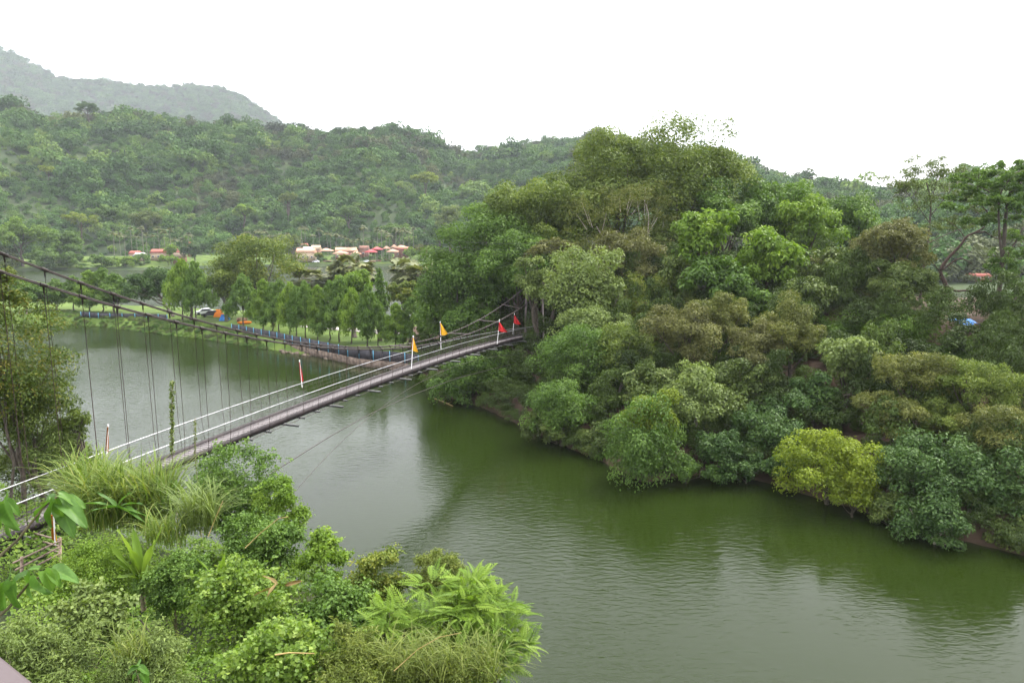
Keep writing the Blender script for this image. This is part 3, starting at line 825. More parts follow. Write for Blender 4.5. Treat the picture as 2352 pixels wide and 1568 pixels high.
house(322, 580, 18, 424, 'roofwhite', 'cream', 'low white-roofed shed beside the red-roofed house', cat='shed', win=1)
house(368, 572, 36, 428, 'roofred', 'cream', 'long red-roofed house behind the yellow-green tree', win=3)
house(399, 571, 14, 434, 'roofred', 'cream', 'small red-roofed annex right of the long red-roofed house', win=1)
house(412, 581, 22, 424, 'cream', 'wallbrown', 'open grey-roofed shelter right of the red-roofed annex', cat='shed', win=1)
house(438, 556, 6, 452, 'roofred', 'roofred', 'tiny orange hut among palm trunks on the left slope', cat='shed', win=1)
house(2246, 638, 40, 262, 'roofred', 'wallbrown', 'red-roofed hut by the water on the far right shore', win=2)

def car(loc, rz, paint, label, group=None):
    root = empty('parked_car', loc, label, 'car', group, rz)
    v = np.array([(-2.1,.30),(-2.15,.75),(-1.25,.88),(-.55,1.42),(1.1,1.45),(1.75,.95),(2.15,.88),(2.15,.32)])
    mb = MB(); n = len(v)
    for s in (0,):
        L = np.c_[v[:, 0], np.full(n, -.82), v[:, 1]]; R = np.c_[v[:, 0], np.full(n, .82), v[:, 1]]
        L[3:5, 1] = -.64; R[3:5, 1] = .64
        A = np.concatenate([L, R]); f = [[i, (i + 1) % n, n + (i + 1) % n, n + i] for i in range(n)]
        mb.add(A, f); mb.add(np.concatenate([L, [[0, -.82, .7]]]), [[i, n, (i + 1) % n] for i in range(n)]); mb.add(np.concatenate([R, [[0, .82, .7]]]), [[i, (i + 1) % n, n] for i in range(n)])
    mb.build('body', paint, root)
    for s in (-1, 1):
        MB().add([(-1.05, s * .80, .93), (-.50, s * .69, 1.34), (1.0, s * .69, 1.36), (1.5, s * .80, .95)], [[0, 1, 2, 3]]).build('window', M['glassdark'], root)
        for wx in (-1.35, 1.35):
            MB().tube([(wx, s * .70, .32), (wx, s * .86, .32)], .32, 12).build('wheel', M['tyre'], root)
    return root
p = far_base(729, 585, 444); car((p[0], 440, p[2]), .1, M['carwhite'], 'white car parked between the long cream building and the large canopy')
p = far_base(842, 583, 444); car((p[0], 442, p[2]), .2, M['carwhite'], 'white car parked under the front red canopy')
p = far_base(690, 590, 444); car((p[0], 441, p[2]), .0, M['carblack'], 'dark car parked in front of the long cream building')

# ------------------------------------------------------------------ causeway: path, fence, trees, visitors' things
pts_path = [gnd(x, y, 1.78) for x, y in [(700,748),(760,754),(820,758),(880,764),(930,768),(990,774)]]
L = []; 
for i, p in enumerate(pts_path):
    q = pts_path[min(i + 1, len(pts_path) - 1)] - pts_path[max(i - 1, 0)]; q = q[:2] / np.linalg.norm(q[:2]); nn = np.array([-q[1], q[0], 0])
    zz = float(cway_h(p[0], p[1])); pp = p.copy(); 
    L.append([np.array([*(p + nn * o)[:2], max(float(cway_h(*(p + nn * o)[:2])), 1.72) + .10]) for o in np.linspace(-1.8, 1.8, 4)])
R = np.array(L); tag(link('footpath', grid_mesh('footpath', R[..., 0], R[..., 1], R[..., 2]), M['path']), kind='structure')

ftop = [(186,716),(229,719),(292,720),(314,720),(368,721.5),(384,723)]
ftop2 = [(532.5,744),(573,751),(587,754),(602,756.5),(622,760),(650,766),(682,773),(719,780),(736,783.5),(756,787.5),(779,791.5),(802,797),(826,801),(854,804),(880,806),(909,807.5),(932,810.5),(962,815)]
FZ = 2.75
def fence(pix, label, zbot, n_between=1):
    P = np.array([gnd(x, y, FZ) for x, y in pix])
    seg = np.r_[0, np.cumsum(np.linalg.norm(np.diff(P[:, :2], axis=0), axis=1))]
    npost = max(int(round(seg[-1] / 2.9)), 2); s = np.linspace(0, seg[-1], npost + 1)
    Q = np.c_[np.interp(s, seg, P[:, 0]), np.interp(s, seg, P[:, 1])]
    root = empty('fence', (*Q[0], 0.6), label, 'fence')
    o = np.array([*Q[0], .6])
    for i in range(npost):
        a = np.array([*Q[i], 0]); b = np.array([*Q[i + 1], 0]); c = (a + b) / 2; d = b - a; L_ = np.linalg.norm(d)
        c[2] = (zbot + FZ) / 2
        MB().box(c - o, (L_ - .06, .05, FZ - zbot), math.atan2(d[1], d[0])).build('panel', M['blacknet'], root)
    nrm = np.array([Q[-1][1] - Q[0][1], -(Q[-1][0] - Q[0][0]), 0]); nrm /= np.linalg.norm(nrm)
    if nrm[1] > 0: nrm = -nrm
    for i in range(npost + 1):
        c = np.array([*Q[i], (zbot + FZ) / 2 + .03]) + nrm * .07
        MB().box(c - o, (.13, .10, FZ - zbot + .1), 0.0).build('post', M['bluepost'], root)
    return Q
fence(ftop, 'black panel fence with blue posts at the left, above the grassy bank', 1.5)
Q = fence(ftop2, 'long black panel fence with light blue posts along the water edge below the tree row', 1.15)
# stone footing under the fence
mb = MB()
for i in range(len(Q) - 1):
    a = np.array([*Q[i], 0]); b = np.array([*Q[i + 1], 0]); d = b - a
    mb.box(np.array([*((a + b) / 2)[:2], .42]), (np.linalg.norm(d) + .02, .5, 1.46), math.atan2(d[1], d[0]))
tag(mb.build('retaining_wall', M['stone']), 'low brown stone footing wall under the long blue-post fence', 'wall')

rng = np.random.default_rng(19)
n = 1500; xq = rng.uniform(120, 640, n); yq = np.interp(xq, [a for a, b in cfront], [b for a, b in cfront]) - rng.uniform(0, 1, n) ** 1.3 * np.interp(xq, [120, 420, 560, 640], [22, 26, 22, 8])
pq = np.array([gnd(a, b_, .9) for a, b_ in zip(xq, yq)]); pq[:, 2] = cway_h(pq[:, 0], pq[:, 1]); rad = rng.uniform(.35, .95, n); kq = pq[:, 2] > -.2; pq = pq[kq]; rad = rad[kq]; n = len(pq)
scrub_b = forest('bank_scrub', pq, np.stack([np.zeros(n), np.zeros(n), rng.uniform(0, 6.28, n)], 1), np.stack([rad, rad, rad * rng.uniform(.5, .9, n)], 1), np.where(rng.random(n) < .4, rng.integers(7, 9, n), rng.integers(0, 7, n)), np.clip(rng.normal(.66, .16, n), 0, 1), protos, 'low weedy scrub, partly dry and brown, along the causeway bank')
rng = np.random.default_rng(9)
# loose rocks in front of the wall
for i in range(46):
    x = rng.uniform(640, 935); p = gnd(x, np.interp(x, [a for a, b in cfront], [b for a, b in cfront]) + rng.uniform(-2.5, 2.5), .05)
    r = rng.uniform(.25, .6); v = sph(rng, 14) * r * np.array([1.2, 1, .6])
    bmv = v + p
    import bmesh
    bm = bmesh.new(); [bm.verts.new(q) for q in (v)]
    bmesh.ops.convex_hull(bm, input=bm.verts[:]); me = bpy.data.meshes.new('rock'); bm.to_mesh(me); bm.free()
    tag(link('rock', me, M['stone'], None, p), 'brown rock at the foot of the fence wall by the water', 'rock', 'rocks along the causeway wall')

# bald cypress row
CYP = [(205,628,716,70,'201'),(235,622,716,66,''),(262,634,718,60,''),(170,640,712,64,''),(128,648,712,60,''),(84,655,712,66,''),
       (452,616,742,66,''),(420,612,735,70,''),(560,640,748,74,''),(604,650,756,64,''),(622,656,760,56,''),(640,652,764,60,''),(664,662,768,58,''),(684,668,772,56,''),(704,656,776,62,''),(728,664,780,58,''),(752,654,784,66,''),(778,648,786,70,''),(810,676,790,64,''),(843,668,796,62,''),(872,698,797,56,''),(908,704,802,62,''),(940,690,802,70,'')]
words = ['leftmost of the row, half hidden by the near tree', 'second from the left end', 'third from the left end', 'fourth from the left end', 'fifth from the left end', 'sixth from the left, right of the pale path',
         'left of the yellow-topped banyan', 'just right of the dark spreading tree', 'below the yellow-topped banyan', 'above the orange kayak', 'first one standing clear of the picnic area', 'second clear of the picnic area',
         'third clear of the picnic area', 'fourth clear of the picnic area', 'in front of the fan palm', 'just right of the fan palm', 'left of the bright green tree', 'below the bright green tree', 'left of the tall conical cypress', 'in front of the tall conical cypress',
         'in front of the golden dome tree', 'right of the golden dome tree', 'last at the island end']
order = sorted(range(len(CYP)), key=lambda i: CYP[i][0])
cyp = []
for j, i in enumerate(order):
    x, yt, yb, w, _ = CYP[i]
    b = gnd(x, yb, 1.75)
    if j >= 6:
        src, b0, w0, h0 = cyp[j % 6]; mm = mpp(x, yb, b[1]); kx = w * mm / w0; kz = (yb - yt) * mm / h0
        gz = max(ground_z(b[0], b[1]), -.5) - .1; r = src.copy(); r.location = (b[0] + rng.uniform(-.3, .3), b[1], gz); r.rotation_euler = (0, 0, 0); r.scale = (kx, kx, kz); COL.objects.link(r); r['label'] = 'feathery green bald cypress ' + words[j]
        for ch in src.children: q = ch.copy(); q.parent = r; COL.objects.link(q)
        continue
    r = tree('cypress_tree', 'feathery green bald cypress ' + words[j], 'tree', 'bald cypresses along the causeway', x + rng.uniform(-3, 3), yt - 4, yb - 20, w * 1.5, b[1], 'cypress' if j % 3 else 'fresh', leaf=.36, ratio=.6, npf=15, dens=.9, depth=1.0, base=b, shape='cone', seed=900 + j, trunk_r=.17, pr=w * .18, tintvar=.15)
    mm = mpp(x, yb, b[1]); cyp.append((r, b, w * mm, (yb - yt) * mm))
CW = [ # name,label,x,yt,yb,w,(base x,y),mat,leaf
 ('banyan_tree','large rounded tree with yellow-tinged crown towering over the causeway row',586,530,712,226,(590,733),'gold',.5,None),
 ('broadleaf_tree','lower left shoulder tree of the big yellow-tinged banyan',520,600,712,100,(520,738),'olive',.45,None),
 ('broadleaf_tree','dark wide-spreading tree with leaning trunk left of the banyan',352,606,706,150,(398,727),'dark',.45,None),
 ('broadleaf_tree','light green tree between the dark spreading tree and the banyan',440,604,712,76,(440,735),'fresh',.42,None),
 ('broadleaf_tree','bright green tree with upright crown between the two fan palms',812,606,716,92,(815,775),'fresh',.42,None),
 ('conical_cypress','tall narrow conical tree standing alone against the water',873,617,722,44,(873,782),'cypress',.36,'cone'),
 ('dome_tree','golden-green clipped dome tree left of the island wood',930,637,712,88,(930,785),'gold',.34,None),
 ('small_tree','small bright green round tree in front of the golden dome',946,665,724,52,(946,785),'fresh',.36,None),
 ('broadleaf_tree','mid-green tree at the far left of the causeway behind the cables',60,640,716,90,(60,722),'green',.45,None),
 ('broadleaf_tree','grey-green tree left of the pale path on the causeway',130,650,712,80,(130,716),'dull',.45,None),
 ('broadleaf_tree','broad green tree filling the row behind the pale path',270,640,712,90,(270,722),'green',.45,None),
]
for (nm, lb, x, yt, yb, w, bp, mt, lf, shp) in CW:
    b = gnd(*bp, 1.75)
    tree(nm, lb, 'tree', None, x, yt, yb, w, b[1] + (4 if 'cypress' not in nm else 0), mt, leaf=lf, ratio=.62, npf=18 if w > 120 else 13, dens=1.0, depth=.9, base=b, shape=shp, seed=int(x) + 3)

# fan palms
fp = []
def fan_palm_mesh(seed, H):
    rng = np.random.default_rng(seed); mb = MB()
    mb.tube([(0, 0, 0), (.05, .02, H * .5), (0.1, .05, H)], [.28, .2, .2], 8)
    V, Fc, TT = [], [], []; base = 0
    for k in range(58):
        a = rng.uniform(0, 6.28); e = rng.uniform(-1.15, 1.2)
        d = np.array([math.cos(a) * math.cos(e), math.sin(a) * math.cos(e), math.sin(e)])
        stem = rng.uniform(.8, 1.3); c = np.array([.1, .05, H]) + d * stem
        side = norm(np.cross(d, [0, 0, 1.0])); up = np.cross(side, d)
        m_ = 13; an = np.linspace(-1.9, 1.9, m_); rr = np.where(np.arange(m_) % 2 == 0, 1.0, .62) * rng.uniform(.75, 1.0)
        rim = c + (d[None] * np.cos(an)[:, None] + side[None] * np.sin(an)[:, None]) * rr[:, None] + up[None] * (-.22 * rr[:, None] ** 2) + np.array([0, 0, -.25]) * rr[:, None]
        vv = np.concatenate([[c], rim, [np.array([.1, .05, H])], [c + side * .05]]); f = [[0, i + 1, i + 2] for i in range(m_ - 1)] + [[m_ + 1, m_ + 2, 0]]
        V.append(vv); Fc.append(np.array(f) + base); base += len(vv)
        TT.append(np.full(len(vv), np.clip((.62 if e > -.2 else .25) + rng.normal(0, .15), 0, 1)))
    return mb.mesh('trunk', True), make_mesh('crown', np.concatenate(V), [np.concatenate(Fc)], False, {'tint': np.concatenate(TT)})
FP = [fan_palm_mesh(s, 5.2) for s in (1, 2)]
for a, b in FP: a.materials.append(M['bark']); b.materials.append(M['palm'])
for k, (x, y, by, sc, lb) in enumerate([(708,640,700,1.45,'dark fan palm right of the yellow-tinged banyan'),(778,634,700,1.25,'fan palm half behind the left side of the bright green tree'),(832,628,700,1.35,'fan palm behind the right side of the bright green tree'),
        (805,612,690,1.2,'fan palm peeping over the top of the bright green tree'),(928,622,700,1.25,'fan palm behind the golden dome tree'),(960,630,700,1.35,'fan palm at the edge of the island wood with brown skirt')]):
    Yp = 158 + 3 * k % 7; c = at(x, y, Yp); gz = max(float(cway_h(c[0], c[1])), 1.2)
    root = empty('fan_palm', (c[0], c[1], gz), lb, 'palm', 'fan palms on the causeway', k * 1.1)
    s = (c[2] - gz) / 5.2; root.scale = (sc * 2.0, sc * 2.0, s)
    link('trunk', FP[k % 2][0], None, root); link('crown', FP[k % 2][1], None, root)

# picnic area
def small_tent(x, y, w, mat, label, h=1.7):
    b = gnd(x, y, 1.75); W = w * mpp(x, y, b[1]); root = empty('tent', b, label, 'tent')
    ww = W / 2; d = 1.2; v = [(-ww,-d,0),(ww,-d,0),(ww,d,0),(-ww,d,0),(-ww*.75,0,h),(ww*.75,0,h)]
    mb = MB(); mb.add(v, [[0,1,5,4],[2,3,4,5]]); mb.add(v, [[1,2,5],[3,0,4]]); mb.build('canvas', M[mat], root)
    for s in (-1, 1): MB().rod((s * ww * .76, 0, 0), (s * ww * .76, 0, h + .05), .04).build('pole', M['steel_dark'], root)
small_tent(503, 727, 17, 'orange', 'orange tent under the causeway trees')
small_tent(516, 735, 17, 'tarp', 'light blue and white tent in front of the orange one', 1.3)
b = gnd(470, 722, 1.75); car(b, .5, M['carwhite'], 'white car parked under the trees left of the orange tent')
b = gnd(486, 727, 1.75); car(b, .3, M['carblack'], 'black car parked beside the orange tent')
b = gnd(556, 738, 1.75); root = empty('picnic_table', b, 'brown wooden picnic table right of the tents', 'table')
MB().box((0, 0, .74), (2.0, .8, .06)).build('tabletop', M['wallbrown'], root)
for s in (-1, 1):
    MB().box((0, s * .75, .44), (2.0, .3, .05)).build('bench', M['wallbrown'], root); MB().box((s * .8, 0, .36), (.08, 1.6, .7)).build('leg', M['wallbrown'], root)
b = gnd(562, 744.5, 1.75)
root = empty('kayak', b, 'orange kayak lying on the grass by the fence', 'kayak', None, .2)
s = np.linspace(-1.5, 1.5, 9); rr = .34 * np.sqrt(np.clip(1 - (s / 1.52) ** 2, 0, 1)) + .02
MB().tube(np.c_[s, 0 * s, .3 + 0.05 * s ** 2], rr, 8).build('hull', M['orange'], root, smooth=True)
b = gnd(628, 752, 1.75); root = empty('hay_bale', b, 'small round rust-coloured clump on the lawn by the fence', 'clump')
link('grass', make_mesh('grass', *(lambda q: (q[0], [q[1]], False, {'tint': q[2]}))(crown_geo(np.random.default_rng(4), [[0, 0, .5]], [.5], .3, .4, 260))), M['rust'], root)
b = gnd(832, 700, 1.75); root = empty('utility_pole', (b[0] * .93, b[1] * .93, 1.6), 'thin grey utility pole in front of the bright green tree', 'pole')
hh = at(832, 648, b[1] * .93)[2] - 1.6
MB().rod((0, 0, 0), (0, 0, hh), .13, 8).build('pole_shaft', M['bark_pale'], root); MB().box((0, 0, hh - .6), (1.6, .10, .10)).build('crossarm', M['steel_dark'], root)
p = gnd(684, 805, .12); tag(MB().tube([(p[0] - .3, p[1], .05), (p[0] - .1, p[1], .25), (p[0] + .1, p[1], .25), (p[0] + .3, p[1], .05)], [.05, .28, .28, .05], 10).build('buoy', M['whitepaint'], smooth=True), 'white float bobbing just off the fence wall', 'buoy')

# ------------------------------------------------------------------ island wood
uprotos = bpy.data.collections.new('undergrowth_clumps')
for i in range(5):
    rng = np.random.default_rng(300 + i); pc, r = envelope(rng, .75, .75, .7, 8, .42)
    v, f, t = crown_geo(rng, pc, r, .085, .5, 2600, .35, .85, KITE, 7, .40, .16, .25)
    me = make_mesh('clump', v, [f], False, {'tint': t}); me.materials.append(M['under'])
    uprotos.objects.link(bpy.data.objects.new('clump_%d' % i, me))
rng = np.random.default_rng(31)
X, Y = np.meshgrid(np.arange(-26, 110, 1.9), np.arange(40, 164, 1.9))
X = (X + rng.uniform(-.9, .9, X.shape)).ravel(); Y = (Y + rng.uniform(-.9, .9, Y.shape)).ravel()
d = poly_sdist(X, Y, ISL)
k = ~((np.abs(X / Y - .672) < .035) & (Y > 62)) & (d > -.5) & ((rng.random(len(X)) < .8) | (d < 4)) & ~((X < -8) & (Y > 116))
X, Y, d = X[k], Y[k], d[k]; n = len(X); rad = rng.uniform(.9, 1.9, n) * np.where(d < 3, 1.15, 1) * np.where((X / Y > .575) & (Y > 74), .55, 1)
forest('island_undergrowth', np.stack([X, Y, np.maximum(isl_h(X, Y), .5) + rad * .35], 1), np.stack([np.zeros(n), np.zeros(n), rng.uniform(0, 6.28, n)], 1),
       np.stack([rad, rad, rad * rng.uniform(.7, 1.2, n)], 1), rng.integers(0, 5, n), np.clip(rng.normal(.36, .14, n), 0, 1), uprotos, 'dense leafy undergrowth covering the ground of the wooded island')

X, Y = np.meshgrid(np.arange(-26, 108, 4.2), np.arange(42, 162, 4.2))
X = (X + rng.uniform(-2, 2, X.shape)).ravel(); Y = (Y + rng.uniform(-2, 2, Y.shape)).ravel()
d = poly_sdist(X, Y, ISL); k = (d > 3.0) & ~((X < -6) & (Y > 112)) & ~((X / Y > .575) & (Y > 70)); X, Y, d = X[k], Y[k], d[k]; n = len(X)
rad = rng.uniform(1.8, 3.2, n); hh = rad * rng.uniform(.9, 1.6, n)
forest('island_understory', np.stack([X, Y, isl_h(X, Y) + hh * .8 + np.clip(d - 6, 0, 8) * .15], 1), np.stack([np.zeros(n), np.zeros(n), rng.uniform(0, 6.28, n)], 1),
       np.stack([rad, rad, hh], 1), rng.integers(0, 5, n), np.clip(rng.normal(.22, .14, n), 0, 1), uprotos, 'mass of mixed saplings and bushes filling the space between the island trees')  # low tint paints shade into these leaves, darkening the gaps between crowns

IT = [ # name, label, x, ytop, ybot, w, Y, mat, leaf, puffs, bark
 ('broadleaf_tree','tallest yellow-green crown of the island, its left dome',1420,292,560,225,117,'olive',.36,26,'bark'),
 ('broadleaf_tree','tallest yellow-green crown of the island, its right dome with dead twigs on top',1580,300,600,255,115,'olive',.36,28,'bark'),
 ('broadleaf_tree','small high crown on the right shoulder of the tallest trees',1660,345,470,90,118,'olive',.40,10,'bark'),
 ('broadleaf_tree','olive crown stepping down left from the tallest tree',1225,405,610,225,112,'olive',.34,24,'bark'),
 ('broadleaf_tree','dark olive crown at the left of the wood above the bridge cables',1130,470,700,225,108,'green',.32,24,'bark'),
 ('broadleaf_tree','leftmost dark crown of the wood, above the lakeside lawn',1055,540,765,190,106,'green',.32,20,'bark'),
 ('broadleaf_tree','round mid-green crown low on the left edge of the wood',1010,650,800,130,108,'cypress',.36,13,'bark'),
 ('broadleaf_tree','deep-green crown just left of the upper cable end',1165,590,720,150,103,'green',.36,14,'bark'),
 ('broadleaf_tree','feathery green tree behind the yellow flags',1075,690,800,110,101,'cypress',.34,11,'bark'),
 ('broadleaf_tree','big pale green tree at the bridge head hiding the tower',1330,548,790,205,87,'pale',.30,24,'bark_pale'),
 ('broadleaf_tree','pale green bough just where the bridge cables vanish',1228,585,712,84,90,'pale',.28,10,'bark'),
 ('broadleaf_tree','pale green crown right of the bridge-head tree',1400,640,770,120,85,'pale',.30,12,'bark_pale'),
 ('broadleaf_tree','olive crown filling the saddle between the tallest tree and the left shoulder',1320,405,580,190,114,'olive',.36,20,'bark'),
 ('broadleaf_tree','green crown on the right flank below the tallest trees',1660,420,580,150,108,'green',.36,15,'bark'),
 ('broadleaf_tree','green crown just above the upper bridge cable',1190,520,680,170,101,'green',.30,18,'bark'),
 ('bumpy_tree','lobed pale crown low on the bridge-head tree',1370,690,800,170,80,'pale',.24,16,'bark'),
 ('acacia_tree','brown-tinged crown behind the bridge-head tree',1440,520,660,180,97,'brown',.28,15,'bark'),
 ('acacia_tree','brown-tinged crown left of the bridge-head tree',1270,540,630,110,98,'brown',.28,10,'bark'),
 ('bumpy_tree','bright bumpy crown beside the end of the bridge deck',1318,738,905,160,75,'green',.22,20,'bark_pale'),
 ('bumpy_tree','bumpy green crown right of the one beside the bridge deck',1430,740,880,130,74,'olive',.22,16,'bark_pale'),
 ('bumpy_tree','bumpy green crown hanging low over the water below the bridge end',1290,870,1005,170,66,'green',.20,18,'bark'),
 ('broadleaf_tree','leafy tree overhanging the water under the bridge',1085,800,938,175,84,'green',.30,17,'bark'),
 ('broadleaf_tree','small leafy tree under the deck at the island end',1170,792,900,90,88,'green',.30,10,'bark'),
 ('bigleaf_tree','bright big-leaved tree right of the reddish crown, upper tier',1622,478,600,130,97,'fresh',.50,12,'bark'),
 ('bigleaf_tree','bright big-leaved tree, lower tier by the bamboo',1630,570,690,150,93,'green',.46,14,'bark'),
 ('bigleaf_tree','big-leaved tree right of centre with ragged rounded top',1775,408,560,190,113,'green',.46,18,'bark'),
 ('bigleaf_tree','bright lobed tree in front of the ragged round-topped one',1760,525,690,150,96,'fresh',.46,15,'bark'),
 ('bigleaf_tree','lobed green crown at the right of the big-leaved group',1845,450,600,120,106,'fresh',.44,12,'bark'),
 ('broadleaf_tree','dark green rounded tree left of the twisted pine-like trees',1935,440,590,150,116,'green',.42,15,'bark'),
 ('broadleaf_tree','shadowy green tree below the dark rounded one',1905,575,700,140,98,'dull',.38,13,'bark'),
 ('acacia_tree','dusky acacia crown above the bamboo at centre right',2060,500,625,170,90,'brown',.26,15,'bark'),
 ('acacia_tree','dusky olive acacia crown below the twisted branch',2080,590,705,170,86,'dull',.26,15,'bark'),
 ('acacia_tree','brown acacia left of the middle of the shore wood',1570,690,830,160,75,'brown',.22,16,'bark'),
 ('acacia_tree','rusty acacia in the middle of the shore wood',1650,665,790,140,77,'rust',.22,14,'bark'),
 ('acacia_tree','brown acacia crown right of the rusty one',1820,690,845,150,73,'rust',.22,15,'bark'),
 ('acacia_tree','dim brown acacia tucked behind the pale leafy tree',1740,735,870,130,71,'brown',.22,13,'bark'),
 ('broadleaf_tree','pale fresh tree between the brown acacias and the bamboo',1950,765,880,130,66,'pale',.26,13,'bark'),
 ('broadleaf_tree','small green tree in the gap above the dark shrubs',1875,850,960,110,64,'dark',.24,11,'bark'),
 ('acacia_tree','olive acacia at the upper left of the great front group',2100,790,920,190,60,'rust',.18,18,'bark'),
 ('acacia_tree','olive-green acacia at the right of the great front group',2235,805,960,200,57,'olive',.18,19,'bark'),
 ('acacia_tree','yellow-brown acacia at the centre of the great front group',2060,890,1010,170,56,'rust',.18,16,'bark'),
 ('acacia_tree','yellow-brown acacia at the right picture edge',2300,920,1070,170,51,'rust',.18,16,'bark'),
 ('acacia_tree','dull acacia behind the glossy dark tree',2180,930,1030,150,55,'olive',.18,13,'bark'),
 ('lime_tree','bright yellow-green tree leaning over the water',1905,985,1150,210,51,'lime',.20,20,'bark'),
 ('lime_tree','low yellow-green bough touching the water',1960,1090,1180,110,48.5,'lime',.20,10,'bark'),
 ('glossy_tree','glossy dark green tree beside the yellow-green one',2140,1000,1160,230,47.5,'dark',.22,20,'bark_pale'),
 ('glossy_tree','lowest glossy dark bough hanging down to the water',2150,1140,1272,160,44,'dark',.20,14,'bark_pale'),
 ('glossy_tree','dark green tree at the right edge above the water',2300,1040,1240,140,46,'dark',.22,15,'bark'),
 ('broadleaf_tree','pale grey-green tree above the hanging vines',1600,835,1000,170,62,'pale',.24,17,'bark_pale'),
 ('vine_clump','great clump of hanging vines reaching down to the water',1480,935,1120,180,56,'green',.20,20,'bark'),
 ('vine_clump','sunlit yellow-green vines on top of the hanging clump',1500,900,1010,130,57.5,'lime',.18,12,'bark'),
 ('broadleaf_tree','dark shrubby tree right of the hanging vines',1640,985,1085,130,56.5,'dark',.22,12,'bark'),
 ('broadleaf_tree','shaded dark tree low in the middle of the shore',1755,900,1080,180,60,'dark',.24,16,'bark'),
 ('broadleaf_tree','dull green tree above the shaded shore shrubs',1720,820,950,140,66,'dull',.24,13,'bark'),
 ('broadleaf_tree','green tree in the dim gap behind the bumpy crowns',1500,830,960,130,66,'dull',.26,12,'bark'),
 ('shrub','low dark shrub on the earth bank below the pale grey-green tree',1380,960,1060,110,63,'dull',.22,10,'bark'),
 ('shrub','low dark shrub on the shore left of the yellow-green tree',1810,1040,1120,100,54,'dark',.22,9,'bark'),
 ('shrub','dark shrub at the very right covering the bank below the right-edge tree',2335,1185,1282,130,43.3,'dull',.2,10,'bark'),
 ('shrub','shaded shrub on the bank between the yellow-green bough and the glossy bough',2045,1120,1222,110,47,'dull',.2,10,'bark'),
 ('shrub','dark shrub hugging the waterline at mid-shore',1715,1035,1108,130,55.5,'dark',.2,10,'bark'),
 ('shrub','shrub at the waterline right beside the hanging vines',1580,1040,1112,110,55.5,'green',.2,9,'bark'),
 ('shrub','low shrub at the waterline under the hanging bumpy crown',1280,950,1036,140,66.5,'dull',.22,10,'bark'),
 ('shrub','low shrub at the waterline between bumpy crown and vines',1400,1010,1080,110,62,'green',.22,9,'bark'),
 ('broadleaf_tree','green tree in front of the blue tarpaulin',2180,775,850,110,74,'green',.26,12,'bark'),
 ('broadleaf_tree','dark green tree right of the banded trunk at the picture edge',2325,760,880,110,72,'dull',.26,12,'bark'),
 ('broadleaf_tree','green crown filling the middle of the wood behind the bamboo',1560,600,720,110,99,'dull',.34,11,'bark'),
 ('broadleaf_tree','shaded green crown between the big-leaved group and the acacias',1700,640,760,150,89,'green',.34,14,'bark'),
 ('broadleaf_tree','green crown behind the brown acacias at centre right',1860,640,740,140,86,'dull',.32,13,'bark'),
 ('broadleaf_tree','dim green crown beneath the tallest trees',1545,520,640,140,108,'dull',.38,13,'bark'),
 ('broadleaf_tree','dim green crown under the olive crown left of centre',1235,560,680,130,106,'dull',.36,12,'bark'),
]
for i, (nm, lb, x, yt, yb, w, Y, mt, lf, npf, bk) in enumerate(IT):
    kw = {}
    if nm == 'vine_clump': kw = dict(droop=.9, flat=1.1)
    if nm == 'bumpy_tree': kw = dict(sub=10, open_=.15)
    if nm in ('acacia_tree',): kw = dict(ratio=.42, flat=.75)
    if nm == 'bigleaf_tree': kw = dict(droop=.5, tmpl=OVAL if False else KITE, ratio=.5)
    kw.setdefault('ratio', .55)
    if x > 1450 and Y < 104:
        ys_ = np.interp(x, [a for a, b in front], [b for a, b in front]); sy = gnd(x, ys_)[1]
        if Y > sy + 2: Y = sy + 2 + (Y - sy - 2) * .70
    tree(nm, lb, 'vine' if nm == 'vine_clump' else ('shrub' if nm == 'shrub' else 'tree'), None, x, yt - (yb - yt) * .04, yb + (yb - yt) * .10, w * 1.2, Y, mt, leaf=lf * (1.22 if Y > 80 else 1.12), dens=.72, npf=npf, bark=bk, seed=1200 + i, depth=.9, **kw)

# bamboo: arching culms carrying narrow leaves
def bamboo(name, label, x, yt, yb, w, Y, mat, n_c, leaf, seed, spread=1.0):
    rng = np.random.default_rng(seed); m = mpp(x, yb, Y); b = at(x, yb, Y); gz = ground_z(b[0], b[1]); b[2] = max(gz, -.2) if gz < b[2] else b[2]
    H = at(x, yt, Y)[2] - b[2]; R = w / 2 * m
    root = empty(name, b, label, 'bamboo'); mb = MB(); P, N, T = [], [], []
    for k in range(n_c):
        a = rng.uniform(0, 6.28); q = rng.uniform(.15, 1) * R * spread; h = H * rng.uniform(.7, 1.0)
        s = np.linspace(0, 1, 8)[:, None]; o = np.array([math.cos(a), math.sin(a), 0])
        pts = o * (.25 * q + q * s ** 2.2) + np.array([0, 0, 1.0]) * (h * (s - .16 * s ** 4)); pts[-1, 2] -= .04 * H
        mb.tube(pts, np.linspace(.035, .012, 8), 4, cap=False)
        nl = 230; t = rng.uniform(.25, 1, nl) ** .8; i = np.clip((t * 7).astype(int), 0, 6); fr = (t * 7 - i)[:, None]
        c = pts[i] * (1 - fr) + pts[i + 1] * fr + rng.normal(0, .06 * R + .12, (nl, 3)); P.append(c)
        N.append(rng.normal(0, .5, (nl, 3)) + [0, 0, .9]); T.append(rng.normal(0, .6, (nl, 3)) + o * .7 + [0, 0, -.75])
    P, N, T = map(np.concatenate, (P, N, T)); L = leaf * rng.uniform(.7, 1.3, len(P))
    v, f, t = leaf_cloud(P, N, T, L, L * .2, np.clip(rng.normal(.5, .2, len(P)), 0, 1), BLADE if leaf > .3 and Y < 40 else KITE)
    link('foliage', make_mesh('foliage', v, [f], False, {'tint': t}), M[mat], root); link('culm', mb.mesh('culm', True), M['cane'] if mat == 'bamboo' else M['stem'], root)
